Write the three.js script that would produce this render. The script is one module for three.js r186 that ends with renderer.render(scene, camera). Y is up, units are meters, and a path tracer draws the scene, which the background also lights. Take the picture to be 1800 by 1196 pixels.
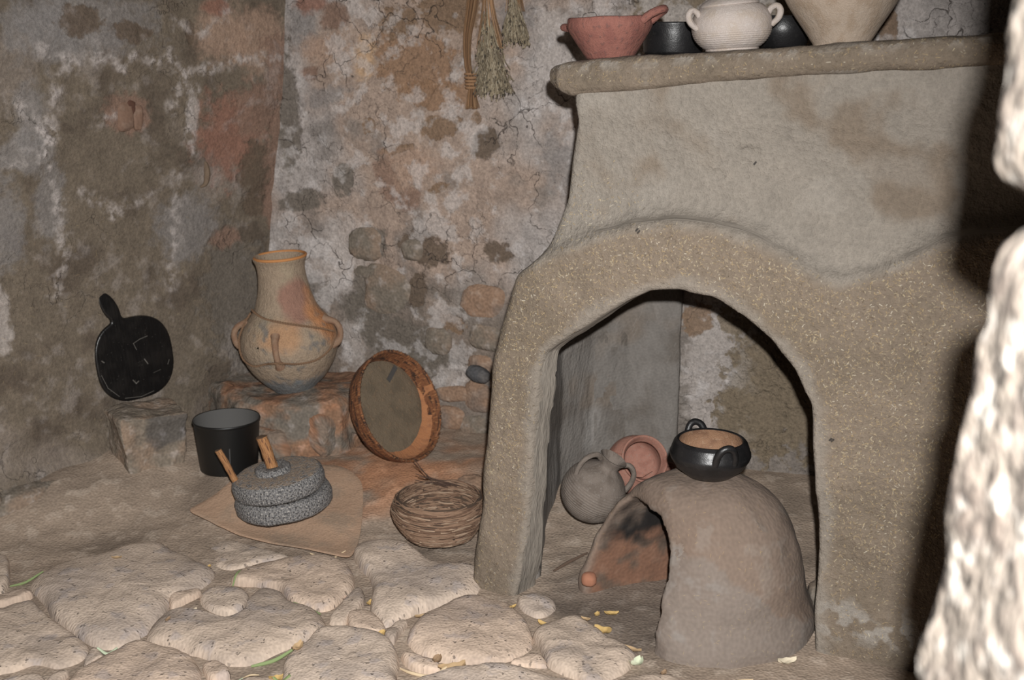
import * as THREE from 'three';
import { mergeGeometries, mergeVertices } from 'three/addons/utils/BufferGeometryUtils.js';

// ---------------------------------------------------------------- camera, light, exposure
const scene = new THREE.Scene();
scene.background = new THREE.Color(0.012, 0.012, 0.013);
const camera = new THREE.PerspectiveCamera(33.29, 1800 / 1196, 0.05, 60);
camera.position.set(0, 1.5, 0);
camera.rotation.set(THREE.MathUtils.degToRad(-14), 0, 0);
camera.focus = 3.1;
camera.userData.fStop = 3.6;
scene.add(camera);

const renderer = new THREE.WebGLRenderer({ antialias: true });
renderer.toneMapping = THREE.LinearToneMapping;
renderer.toneMappingExposure = 1.0;
renderer.shadowMap.enabled = true;

const rad0 = (d) => d * Math.PI / 180;
// the flash on the photographer's camera, a little above and right of the lens
const flash = new THREE.SpotLight(new THREE.Color(1.0, 0.985, 0.965), 48, 0, rad0(50), 1, 2);
flash.name = 'camera_flash';
flash.position.set(0.042, 1.63, 0.02);
flash.castShadow = true;
flash.shadow.radius = 0.9;
flash.shadow.camera.near = 0.05;
flash.shadow.mapSize.set(2048, 2048);
flash.target.position.set(-0.45, 0.25, -3.2);
scene.add(flash, flash.target);

// ---------------------------------------------------------------- small maths
const V3 = (x, y, z) => new THREE.Vector3(x, y, z);
const clamp = (v, a = 0, b = 1) => v < a ? a : v > b ? b : v;
const mix = (a, b, t) => a + (b - a) * t;
const sstep = (a, b, x) => { const t = clamp((x - a) / (b - a)); return t * t * (3 - 2 * t); };
const rad = (d) => d * Math.PI / 180;
function rng(seed) { let a = seed >>> 0; return () => { a = (a + 0x6D2B79F5) | 0; let t = Math.imul(a ^ (a >>> 15), 1 | a); t = (t + Math.imul(t ^ (t >>> 7), 61 | t)) ^ t; return ((t ^ (t >>> 14)) >>> 0) / 4294967296; }; }
const PERM = new Uint8Array(512);
{ const r = rng(7), p = [...Array(256).keys()]; for (let i = 255; i > 0; i--) { const j = Math.floor(r() * (i + 1)); [p[i], p[j]] = [p[j], p[i]]; } for (let i = 0; i < 512; i++) PERM[i] = p[i & 255]; }
const G2 = new Float32Array(512); for (let i = 0; i < 256; i++) { const a = i / 256 * Math.PI * 2; G2[2 * i] = Math.cos(a); G2[2 * i + 1] = Math.sin(a); }
const fade = (t) => t * t * t * (t * (t * 6 - 15) + 10);
function n2(x, y, per = 256) {            // gradient noise, about -1 .. 1, repeats every per
  const xf = Math.floor(x), yf = Math.floor(y), fx = x - xf, fy = y - yf, m = per - 1;
  const x0 = xf & m, x1 = (xf + 1) & m, y0 = yf & m, y1 = (yf + 1) & m;
  const u = fade(fx), v = fade(fy);
  const g = (ix, iy, dx, dy) => { const h = PERM[PERM[ix] + iy] * 2; return G2[h] * dx + G2[h + 1] * dy; };
  const a = g(x0, y0, fx, fy), b = g(x1, y0, fx - 1, fy), c = g(x0, y1, fx, fy - 1), d = g(x1, y1, fx - 1, fy - 1);
  return 1.5 * (a + u * (b - a) + v * (c - a + u * (a - b - c + d)));
}
function fbm2(x, y, o, per = 256) { let s = 0, a = 0.5; for (let i = 0; i < o; i++) { s += a * n2(x, y, per); x *= 2; y *= 2; per = Math.min(256, per * 2); a *= 0.5; } return s; }
function fbmR(x, y, o) { let s = 0, a = 0.5; for (let i = 0; i < o; i++) { s += a * n2(x, y); const t = (x * 0.8 - y * 0.6) * 2.07 + 3.1; y = (x * 0.6 + y * 0.8) * 2.07 + 1.7; x = t; a *= 0.55; } return s; }   // octaves turned against one another
function n3(x, y, z) {
  const X = Math.floor(x), Y = Math.floor(y), Z = Math.floor(z), fx = x - X, fy = y - Y, fz = z - Z, u = fade(fx), v = fade(fy), w = fade(fz);
  const g = (i, j, k, dx, dy, dz) => { const h = PERM[PERM[PERM[(X + i) & 255] + ((Y + j) & 255)] + ((Z + k) & 255)] & 15, a = h < 8 ? dx : dy, b = h < 4 ? dy : h === 12 || h === 14 ? dx : dz; return ((h & 1) ? -a : a) + ((h & 2) ? -b : b); };
  const L = (a, b, t) => a + (b - a) * t;
  return L(L(L(g(0, 0, 0, fx, fy, fz), g(1, 0, 0, fx - 1, fy, fz), u), L(g(0, 1, 0, fx, fy - 1, fz), g(1, 1, 0, fx - 1, fy - 1, fz), u), v),
    L(L(g(0, 0, 1, fx, fy, fz - 1), g(1, 0, 1, fx - 1, fy, fz - 1), u), L(g(0, 1, 1, fx, fy - 1, fz - 1), g(1, 1, 1, fx - 1, fy - 1, fz - 1), u), v), w);
}
function fbm3(x, y, z, o = 3) { let s = 0, a = 0.5; for (let i = 0; i < o; i++) { s += a * n3(x, y, z); x *= 2.03; y *= 2.03; z *= 2.03; a *= 0.5; } return s; }
function cellEdge(x, y, seed = 0) {        // distance to the nearest border between random cells
  const X = Math.floor(x), Y = Math.floor(y); let d1 = 9, d2 = 9;
  for (let j = -1; j <= 1; j++) for (let i = -1; i <= 1; i++) {
    const h = PERM[(PERM[(X + i + seed) & 255] + Y + j) & 255], h2 = PERM[h + 17];
    const dx = X + i + h / 256 - x, dy = Y + j + h2 / 256 - y, d = dx * dx + dy * dy;
    if (d < d1) { d2 = d1; d1 = d; } else if (d < d2) d2 = d;
  }
  return Math.sqrt(d2) - Math.sqrt(d1);
}
const S2L = new Float32Array(256); for (let i = 0; i < 256; i++) { const c = i / 255; S2L[i] = c <= 0.04045 ? c / 12.92 : Math.pow((c + 0.055) / 1.055, 2.4); }
const toS = (c) => { c = clamp(c); return Math.round(255 * (c <= 0.0031308 ? c * 12.92 : 1.055 * Math.pow(c, 1 / 2.4) - 0.055)); };
const S8 = new Uint8Array(4097); for (let i = 0; i <= 4096; i++) S8[i] = toS(i / 4096);
const lin = (c, k = 1) => [S2L[c[0]] * k, S2L[c[1]] * k, S2L[c[2]] * k];

// ---------------------------------------------------------------- textures computed here
class Paint {                               // linear colour + height in metres over a w x h metre field
  constructor(nx, ny, w, h) { Object.assign(this, { nx, ny, w, h }); this.c = new Float32Array(nx * ny * 3); this.z = new Float32Array(nx * ny); }
  each(f, x0 = 0, x1 = this.w, y0 = 0, y1 = this.h) {
    const i0 = Math.max(0, Math.floor(x0 / this.w * this.nx)), i1 = Math.min(this.nx - 1, Math.ceil(x1 / this.w * this.nx));
    const j0 = Math.max(0, Math.floor(y0 / this.h * this.ny)), j1 = Math.min(this.ny - 1, Math.ceil(y1 / this.h * this.ny));
    for (let j = j0; j <= j1; j++) for (let i = i0; i <= i1; i++) f((i + 0.5) / this.nx * this.w, (j + 0.5) / this.ny * this.h, j * this.nx + i);
  }
  blend(k, col, m) { const c = this.c; k *= 3; c[k] += (col[0] - c[k]) * m; c[k + 1] += (col[1] - c[k + 1]) * m; c[k + 2] += (col[2] - c[k + 2]) * m; }
  set(k, col, f = 1) { k *= 3; this.c[k] = col[0] * f; this.c[k + 1] = col[1] * f; this.c[k + 2] = col[2] * f; }
  scale(k, f) { k *= 3; this.c[k] *= f; this.c[k + 1] *= f; this.c[k + 2] *= f; }
  stroke(x0, y0, x1, y1, wid, col, m, dz = 0) {
    const dx = x1 - x0, dy = y1 - y0, l2 = dx * dx + dy * dy || 1e-9, px = this.w / this.nx;
    this.each((x, y, k) => {
      const t = clamp(((x - x0) * dx + (y - y0) * dy) / l2), d = Math.hypot(x - x0 - t * dx, y - y0 - t * dy);
      const a = clamp((wid * 0.5 + px * 0.5 - d) / px) * m; if (a > 0) { this.blend(k, col, a); this.z[k] += dz * a; }
    }, Math.min(x0, x1) - wid - px, Math.max(x0, x1) + wid + px, Math.min(y0, y1) - wid - px, Math.max(y0, y1) + wid + px);
  }
  map() {
    const n = this.nx * this.ny, d = new Uint8Array(n * 4);
    for (let i = 0; i < n; i++) { for (let j = 0; j < 3; j++) d[4 * i + j] = S8[Math.round(clamp(this.c[3 * i + j]) * 4096)]; d[4 * i + 3] = 255; }
    const t = new THREE.DataTexture(d, this.nx, this.ny); t.colorSpace = THREE.SRGBColorSpace; return fin(t);
  }
  bump() {                                  // grey, with this.range metres from black to white
    let lo = 1e9, hi = -1e9; for (const v of this.z) { if (v < lo) lo = v; if (v > hi) hi = v; }
    this.range = hi - lo; const n = this.z.length, d = new Uint8Array(n * 4);
    for (let i = 0; i < n; i++) { d[4 * i] = d[4 * i + 1] = d[4 * i + 2] = Math.round((this.z[i] - lo) / (hi - lo) * 255); d[4 * i + 3] = 255; }
    return fin(new THREE.DataTexture(d, this.nx, this.ny));
  }
  material(extra = {}) { const map = this.map(), bumpMap = this.bump(); const m = new THREE.MeshStandardMaterial({ map, bumpMap, bumpScale: this.range, roughness: 0.95, metalness: 0, ...extra }); this.c = this.z = null; return m; }
}
function fin(t) { t.wrapS = t.wrapT = THREE.RepeatWrapping; t.magFilter = THREE.LinearFilter; t.minFilter = THREE.LinearMipmapLinearFilter; t.generateMipmaps = true; t.anisotropy = 8; t.needsUpdate = true; return t; }

// ---------------------------------------------------------------- scene helpers
const used = new Map();
function numbered(n) { const k = used.get(n) ?? 0; used.set(n, k + 1); return k ? n + '_' + String(k).padStart(3, '0') : n; }
function thing(name, label, category, [x, y, z] = [0, 0, 0], turn = 0, group) {
  const o = new THREE.Group(); o.name = numbered(name); o.position.set(x, y, z); o.rotation.y = turn; o.userData = { label, category };
  if (group) o.userData.group = group;
  scene.add(o); return o;
}
function single(name, geo, mat, label, category, group) {
  const o = new THREE.Mesh(geo, mat); o.name = numbered(name); o.userData = { label, category }; if (group) o.userData.group = group; scene.add(o); return o;
}
function struct(name, geo, mat) { const o = new THREE.Mesh(geo, mat); o.name = name; o.userData.kind = 'structure'; scene.add(o); return o; }
function part(name, geo, mat, parent, label) { const o = new THREE.Mesh(geo, mat); o.name = name; if (label) o.userData.label = label; parent.add(o); return o; }
function std(color, roughness = 0.9, extra = {}) { return new THREE.MeshStandardMaterial({ color: Array.isArray(color) ? new THREE.Color().setRGB(...color) : color, roughness, metalness: 0, ...extra }); }

function polyDist(x, y, p) {                // signed distance to a closed polygon [[x, y] ...]
  let d = 1e9, s = 1;
  for (let i = 0, j = p.length - 1; i < p.length; j = i++) {
    const ex = p[j][0] - p[i][0], ey = p[j][1] - p[i][1], wx = x - p[i][0], wy = y - p[i][1];
    const t = clamp((wx * ex + wy * ey) / (ex * ex + ey * ey)), bx = wx - ex * t, by = wy - ey * t;
    d = Math.min(d, bx * bx + by * by);
    const c1 = y >= p[i][1], c2 = y < p[j][1], c3 = ex * wy > ey * wx;
    if ((c1 && c2 && c3) || (!c1 && !c2 && !c3)) s = -s;
  }
  return s * Math.sqrt(d);
}
const slab = (f, g, r) => { const a = f + r, b = g + r; return Math.min(Math.max(a, b), 0) + Math.hypot(Math.max(a, 0), Math.max(b, 0)) - r; };
const smin = (a, b, k) => { const h = clamp(0.5 + 0.5 * (b - a) / k); return b + (a - b) * h - k * h * (1 - h); };
const smax = (a, b, k) => -smin(-a, -b, k);

// a smooth surface round the inside of a distance field (surface nets)
function nets(f, lo, hi, cell, uvOf) {
  const nx = Math.ceil((hi[0] - lo[0]) / cell) + 1, ny = Math.ceil((hi[1] - lo[1]) / cell) + 1, nz = Math.ceil((hi[2] - lo[2]) / cell) + 1;
  const v = new Float32Array(nx * ny * nz), id = new Int32Array(nx * ny * nz).fill(-1), at = (i, j, k) => (k * ny + j) * nx + i;
  for (let k = 0; k < nz; k++) for (let j = 0; j < ny; j++) for (let i = 0; i < nx; i++) v[at(i, j, k)] = f(lo[0] + i * cell, lo[1] + j * cell, lo[2] + k * cell);
  const P = [], N = [], T = [];
  for (let k = 0; k < nz - 1; k++) for (let j = 0; j < ny - 1; j++) for (let i = 0; i < nx - 1; i++) {
    let n = 0, sx = 0, sy = 0, sz = 0;
    const c = (a) => v[at(i + (a & 1), j + ((a >> 1) & 1), k + (a >> 2))];
    for (let a = 0; a < 8; a++) for (let b = 1; b < 8; b <<= 1) if (!(a & b)) {
      const va = c(a), vb = c(a | b); if ((va < 0) === (vb < 0)) continue;
      const t = va / (va - vb); n++;
      sx += (a & 1) + (b === 1 ? t : 0); sy += ((a >> 1) & 1) + (b === 2 ? t : 0); sz += (a >> 2) + (b === 4 ? t : 0);
    }
    if (n) { id[at(i, j, k)] = P.length / 3; P.push(lo[0] + (i + sx / n) * cell, lo[1] + (j + sy / n) * cell, lo[2] + (k + sz / n) * cell); }
  }
  for (let q = 0; q < P.length; q += 3) {
    const e = cell * 0.6, x = P[q], y = P[q + 1], z = P[q + 2];
    const gx = f(x + e, y, z) - f(x - e, y, z), gy = f(x, y + e, z) - f(x, y - e, z), gz = f(x, y, z + e) - f(x, y, z - e), l = Math.hypot(gx, gy, gz) || 1;
    N.push(gx / l, gy / l, gz / l);
  }
  const quad = (a, b, c, d, flip) => { if (a < 0 || b < 0 || c < 0 || d < 0) return; flip ? T.push(a, c, b, a, d, c) : T.push(a, b, c, a, c, d); };
  for (let k = 1; k < nz - 1; k++) for (let j = 1; j < ny - 1; j++) for (let i = 1; i < nx - 1; i++) {
    const s = v[at(i, j, k)] < 0;
    if (s !== v[at(i + 1, j, k)] < 0) quad(id[at(i, j - 1, k - 1)], id[at(i, j, k - 1)], id[at(i, j, k)], id[at(i, j - 1, k)], !s);
    if (s !== v[at(i, j + 1, k)] < 0) quad(id[at(i - 1, j, k - 1)], id[at(i - 1, j, k)], id[at(i, j, k)], id[at(i, j, k - 1)], !s);
    if (s !== v[at(i, j, k + 1)] < 0) quad(id[at(i - 1, j - 1, k)], id[at(i, j - 1, k)], id[at(i, j, k)], id[at(i - 1, j, k)], !s);
  }
  return explode(P, N, T, uvOf);
}
const boxUV = (size) => (p, m) => { const a = Math.abs(m[0]), b = Math.abs(m[1]), c = Math.abs(m[2]); return b > a && b > c ? [p[0] / size, p[2] / size] : a > c ? [p[2] / size + 0.37, p[1] / size] : [p[0] / size, p[1] / size]; };
function explode(P, N, T, uvOf, keep) {      // triangles with their own corners, uv laid on by the way each face points
  const n = T.length, p = [], nn = [], uv = [];
  for (let t = 0; t < n; t += 3) {
    const m = [0, 0, 0]; for (let q = 0; q < 3; q++) for (let a = 0; a < 3; a++) m[a] += N[T[t + q] * 3 + a];
    if (keep) { const c = [0, 0, 0]; for (let q = 0; q < 3; q++) for (let a = 0; a < 3; a++) c[a] += P[T[t + q] * 3 + a] / 3; if (!keep(c, m)) continue; }
    for (let q = 0; q < 3; q++) { const i = T[t + q] * 3, pt = [P[i], P[i + 1], P[i + 2]]; p.push(...pt); nn.push(N[i], N[i + 1], N[i + 2]); uv.push(...uvOf(pt, m)); }
  }
  const g = new THREE.BufferGeometry();
  g.setAttribute('position', new THREE.Float32BufferAttribute(p, 3)); g.setAttribute('normal', new THREE.Float32BufferAttribute(nn, 3)); g.setAttribute('uv', new THREE.Float32BufferAttribute(uv, 2));
  return g;
}
function splitBy(g, tests) {                 // one geometry cut into several by the centre of each triangle
  const P = g.attributes.position, N = g.attributes.normal, U = g.attributes.uv, out = tests.map(() => [[], [], []]);
  for (let t = 0; t < P.count; t += 3) {
    const c = V3((P.getX(t) + P.getX(t + 1) + P.getX(t + 2)) / 3, (P.getY(t) + P.getY(t + 1) + P.getY(t + 2)) / 3, (P.getZ(t) + P.getZ(t + 1) + P.getZ(t + 2)) / 3);
    const w = tests.findIndex((f) => f(c)), o = out[w];
    for (let q = t; q < t + 3; q++) { o[0].push(P.getX(q), P.getY(q), P.getZ(q)); o[1].push(N.getX(q), N.getY(q), N.getZ(q)); o[2].push(U.getX(q), U.getY(q)); }
  }
  return out.map((o) => { const r = new THREE.BufferGeometry(); r.setAttribute('position', new THREE.Float32BufferAttribute(o[0], 3)); r.setAttribute('normal', new THREE.Float32BufferAttribute(o[1], 3)); r.setAttribute('uv', new THREE.Float32BufferAttribute(o[2], 2)); return r; });
}
function colourBy(g, f) { const P = g.attributes.position, N = g.attributes.normal, c = new Float32Array(P.count * 3); for (let i = 0; i < P.count; i++) { const k = f(P.getX(i), P.getY(i), P.getZ(i), N.getX(i), N.getY(i), N.getZ(i)); c[3 * i] = k[0]; c[3 * i + 1] = k[1]; c[3 * i + 2] = k[2]; } g.setAttribute('color', new THREE.BufferAttribute(c, 3)); return g; }
const mixc = (a, b, t) => [mix(a[0], b[0], t), mix(a[1], b[1], t), mix(a[2], b[2], t)];
function uvScale(g, a, b) { const u = g.attributes.uv; for (let i = 0; i < u.count; i++) u.setXY(i, u.getX(i) * a, u.getY(i) * b); return g; }
function curveTube(pts, r, seg = 24, sides = 8, closed = false) {   // r: number or function of 0..1; rounded ends when open
  const c = new THREE.CatmullRomCurve3(pts.map((p) => p.isVector3 ? p : V3(...p)), closed, 'centripetal');
  const g = new THREE.TubeGeometry(c, seg, 1, sides, closed), P = g.attributes.position, q = V3(0, 0, 0);
  for (let i = 0; i <= seg; i++) { c.getPointAt(closed ? (i / seg) % 1 : i / seg, q); const k = typeof r === 'function' ? r(i / seg) : r; for (let j = 0; j <= sides; j++) { const n = i * (sides + 1) + j; P.setXYZ(n, q.x + (P.getX(n) - q.x) * k, q.y + (P.getY(n) - q.y) * k, q.z + (P.getZ(n) - q.z) * k); } }
  g.computeVertexNormals(); return g;
}
function lathe(profile, seg = 72, smooth = 0) {
  let pts = profile.map(([r, y]) => new THREE.Vector2(Math.max(r, 0.0001), y));
  if (smooth) pts = new THREE.SplineCurve(pts).getPoints(smooth);
  pts.forEach((p) => { p.x = Math.max(p.x, 0.0001); });
  const g = new THREE.LatheGeometry(pts, seg), u = g.attributes.uv, len = [0]; let R = 0;
  for (let i = 0; i < pts.length; i++) { R = Math.max(R, pts[i].x); if (i) len.push(len[i - 1] + pts[i].distanceTo(pts[i - 1])); }
  const around = Math.max(1, Math.round(2 * Math.PI * R / 0.2)); for (let i = 0; i < u.count; i++) u.setXY(i, u.getX(i) * around, len[i % pts.length] / 0.2);   // 20 cm to the tile
  return g;
}
function wobble(g, amp, freq, seed = 0) { const P = g.attributes.position, N = g.attributes.normal; for (let i = 0; i < P.count; i++) { const x = P.getX(i), y = P.getY(i), z = P.getZ(i), d = amp * fbm3(x * freq + seed, y * freq, z * freq, 3); P.setXYZ(i, x + N.getX(i) * d, y + N.getY(i) * d, z + N.getZ(i) * d); } const m = g.attributes.uv; g.computeVertexNormals(); if (m) seamNormals(g); return g; }
function seamNormals(g) { // same place, same normal: closes the seam of lathed shapes
  const P = g.attributes.position, N = g.attributes.normal, map = new Map();
  for (let i = 0; i < P.count; i++) { const k = Math.round(P.getX(i) * 2e4) + ',' + Math.round(P.getY(i) * 2e4) + ',' + Math.round(P.getZ(i) * 2e4); const e = map.get(k); if (e) { e[0] += N.getX(i); e[1] += N.getY(i); e[2] += N.getZ(i); e[3].push(i); } else map.set(k, [N.getX(i), N.getY(i), N.getZ(i), [i]]); }
  for (const e of map.values()) if (e[3].length > 1) { const l = Math.hypot(e[0], e[1], e[2]) || 1; for (const i of e[3]) N.setXYZ(i, e[0] / l, e[1] / l, e[2] / l); }
}
function boulder(rx, ry, rz, seed, n = 24, rough = 0.16, flat = 0.6) {   // a rounded rubble stone, y up
  const g = new THREE.SphereGeometry(1, n, Math.round(n * 0.7)), P = g.attributes.position, pw = (v) => Math.sign(v) * Math.pow(Math.abs(v), flat);
  for (let i = 0; i < P.count; i++) { const x = P.getX(i), y = P.getY(i), z = P.getZ(i), d = 1 + rough * fbm3(x * 1.3 + seed * 3.7, y * 1.3 + seed, z * 1.3, 4); P.setXYZ(i, pw(x) * rx * d, pw(y) * ry * d, pw(z) * rz * d); }
  g.computeVertexNormals(); seamNormals(g);
  const u = g.attributes.uv; for (let i = 0; i < u.count; i++) u.setXY(i, P.getX(i) * 1.7 + P.getZ(i) * 0.6 + seed * 0.31, P.getY(i) * 1.7 - P.getZ(i) * 0.9 + seed * 0.17);
  return g;
}

// ---------------------------------------------------------------- materials of the place
const TONE = { O: [128, 101, 79], b: [112, 91, 72], d: [86, 73, 61], r: [118, 95, 82], R: [126, 92, 78], g: [96, 89, 81], s: [116, 112, 110], y: [166, 138, 110], p: [152, 127, 110], w: [166, 158, 153], B: [108, 96, 80] };
const SOFT = { s: 0.45, p: 0.5, w: 0.3, g: 0.2, B: 0.1, y: 0.45, R: 0.45, r: 0.3, O: 0.12, b: 0.13, d: 0.18 };
function patches(P, list, s0, y0, k) {       // stains and patches of other plaster, with torn edges
  for (const [s, y, rx, ry, rot, c] of list) {
    const col = lin(TONE[c], k), ca = Math.cos(rad(rot)), sa = Math.sin(rad(rot)), R = Math.max(rx, ry) * 1.7, so = SOFT[c];
    P.each((X, Y, i) => {
      const dx = X + s0 - s, dy = Y + y0 - y, u = (dx * ca + dy * sa) / rx, v = (-dx * sa + dy * ca) / ry, d0 = Math.hypot(u, v);
      if (d0 > 1.8) return;
      const d = d0 + 0.5 * fbmR(X * 8 + s * 7, Y * 8, 3) + 0.5 * fbmR(X * 30, Y * 30 + s * 3, 6);
      const m = 1 - sstep(1 - so, 1 + so * 0.6, d); if (m > 0) { P.blend(i, col, m * (c === 's' || c === 'p' ? 0.7 : c === 'w' ? 0.6 : 0.88)); if (c !== 'w' && c !== 's') P.z[i] -= 0.0025 * m; else P.z[i] += 0.001 * m; }
    }, s - s0 - R, s - s0 + R, y - y0 - R, y - y0 + R);
  }
}
function grain(P, k1, k2, amp) { P.each((x, y, i) => { const a = n2(x * k1, y * k1), b = n2(x * k2 + 9, y * k2), f = 1 + amp * (0.5 * a + 0.6 * b); P.scale(i, f); P.z[i] += 0.0007 * a + 0.0006 * b; }); }
function cracks(P, freq, wid, col, where, seed) {
  P.each((x, y, i) => {
    const w = where(x, y); if (w <= 0) return;
    const wx = x * freq + 0.45 * fbm2(x * freq * 1.7, y * freq * 1.7 + 5, 3) + 0.03 * n2(x * 90, y * 90), wy = y * freq + 0.45 * fbm2(x * freq * 1.7 + 31, y * freq * 1.7, 3) + 0.03 * n2(x * 90 + 7, y * 90);
    const e = cellEdge(wx, wy, seed) / freq, m = (1 - sstep(wid * 0.4, wid * 1.3, e)) * w;
    if (m > 0) { P.blend(i, col, m * 0.8); P.z[i] -= 0.004 * m; }
  });
}
const BACK_PATCHES=[[0.64,1.48,0.174,0.104,-10,'O'],[0.71,1.37,0.134,0.056,0,'O'],[0.55,1.62,0.085,0.055,0,'b'],[0.72,1.25,0.076,0.04,5,'b'],[0.44,1.25,0.03,0.029,0,'b'],[0.9,1.19,0.059,0.053,35,'d'],[0.86,1.28,0.022,0.036,-10,'b'],[0.51,1.05,0.047,0.102,15,'r'],[0.57,1.17,0.074,0.019,12,'b'],[0.6,0.98,0.06,0.039,25,'r'],[0.72,1.03,0.045,0.017,20,'b'],[0.33,1.05,0.048,0.065,-10,'g'],[0.15,0.96,0.099,0.044,8,'g'],[0.94,0.8,0.062,0.042,0,'d'],[0.43,0.81,0.082,0.066,0,'g'],[0.66,0.79,0.106,0.06,-15,'d'],[0.62,0.64,0.043,0.08,-10,'d'],[0.77,0.51,0.051,0.04,-20,'b'],[0.4,0.55,0.098,0.068,0,'g'],[0.54,0.43,0.192,0.091,-10,'g'],[0.68,0.35,0.118,0.077,0,'g'],[0.28,1.36,0.105,0.037,12,'s'],[0.17,1.61,0.067,0.092,-5,'s'],[0.43,1.5,0.041,0.094,-10,'y'],[0.25,1.52,0.094,0.062,0,'p'],[0.2,1.44,0.038,0.029,0,'r'],[0.21,1.69,0.08,0.037,0,'R'],[0.31,1.65,0.06,0.048,0,'r'],[0.6,1.11,0.115,0.084,0,'p'],[1.18,1.13,0.072,0.12,0,'s'],[1.16,1.46,0.083,0.097,0,'w'],[1.13,1.61,0.062,0.057,0,'w'],[0.35,0.78,0.121,0.134,0,'w'],[0.28,0.7,0.074,0.135,0,'w'],[0.4,0.64,0.058,0.09,0,'g'],[0.1,1.29,0.049,0.256,0,'g'],[1,1.63,0.084,0.077,0,'s'],[0.79,1.66,0.13,0.078,0,'b'],[0.51,0.29,0.146,0.047,0,'w'],[0.75,0.31,0.094,0.045,0,'w'],[0.34,0.41,0.059,0.092,0,'w'],[1.56,1.63,0.134,0.165,0,'B'],[1.77,1.63,0.167,0.162,0,'B'],[1.94,1.61,0.109,0.16,0,'B'],[2.12,1.57,0.123,0.106,0,'B'],[2.32,1.6,0.044,0.208,0,'w'],[2.26,1.57,0.027,0.069,0,'b'],[1.74,0.42,0.101,0.23,0,'w'],[1.99,0.38,0.194,0.227,0,'B'],[1.9,0.24,0.139,0.127,0,'B'],[2.04,0.55,0.095,0.242,0,'B'],[1.82,0.61,0.059,0.052,-20,'B'],[1.68,0.6,0.06,0.061,0,'b'],[2.02,0.42,0.16,0.3,0,'B'],[2.2,0.5,0.2,0.4,0,'B'],[1.88,0.25,0.12,0.14,0,'B']];
const LEFT_PATCHES=[[1.3,1.61,0.284,0.107,0,'s'],[1.16,1.57,0.153,0.105,0,'s'],[1.09,1.32,0.057,0.107,0,'s'],[1.06,1.2,0.094,0.072,0,'s'],[1.14,1.05,0.059,0.148,0,'s'],[0.98,0.97,0.074,0.162,0,'s'],[0.94,0.68,0.048,0.111,0,'w'],[1.86,1.21,0.153,0.166,0,'R'],[1.97,1.31,0.106,0.105,0,'r'],[1.83,1.58,0.125,0.12,0,'p'],[1.99,1.56,0.132,0.123,0,'p'],[1.79,1.67,0.064,0.027,0,'R'],[2.09,1.46,0.094,0.147,0,'r'],[1.68,1.58,0.019,0.058,0,'d'],[1.99,1.07,0.092,0.108,0,'d'],[2,0.96,0.082,0.066,0,'d'],[1.44,1.31,0.083,0.068,0,'r'],[1.69,1.3,0.028,0.08,0,'w'],[1.26,1.61,0.08,0.053,0,'d'],[1.44,1.58,0.086,0.037,0,'d'],[1.68,0.89,0.147,0.125,0,'s'],[1.89,0.6,0.161,0.266,0,'g'],[1.96,0.36,0.14,0.138,0,'g'],[0.99,0.04,0.119,0.08,0,'s'],[1.18,0.04,0.085,0.046,0,'s'],[2.09,1.07,0.068,0.307,0,'r'],[1.85,0.83,0.079,0.043,0,'r']];
const LEFT_SALT=[[1.024,1.378,1.108,1.295,1.142,1.248,1.165,1.374,1.216,1.481,1.328,1.49,1.409,1.462,1.445,1.504,1.542,1.476,1.612,1.503,1.652,1.424,1.608,1.323],[1.123,1.249,1.136,1.157,1.178,1.024,1.183,0.871,1.147,0.721],[1.113,1.516,1.218,1.499],[1.704,1.42,1.681,1.261,1.702,1.158],[1,1.167,1.117,1.195,1.152,1.248],[1.652,1.421,1.75,1.459,1.903,1.488,2.089,1.499],[1.622,1.614,1.736,1.577,1.84,1.658],[1.328,1.286,1.373,1.312],[1.625,1.102,1.628,0.855,1.59,0.692],[1.245,1.074,1.384,0.974,1.524,1.03]];
const KB = 1.2, KL = 1.2;                  // photo tone to surface albedo at each wall's distance
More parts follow.
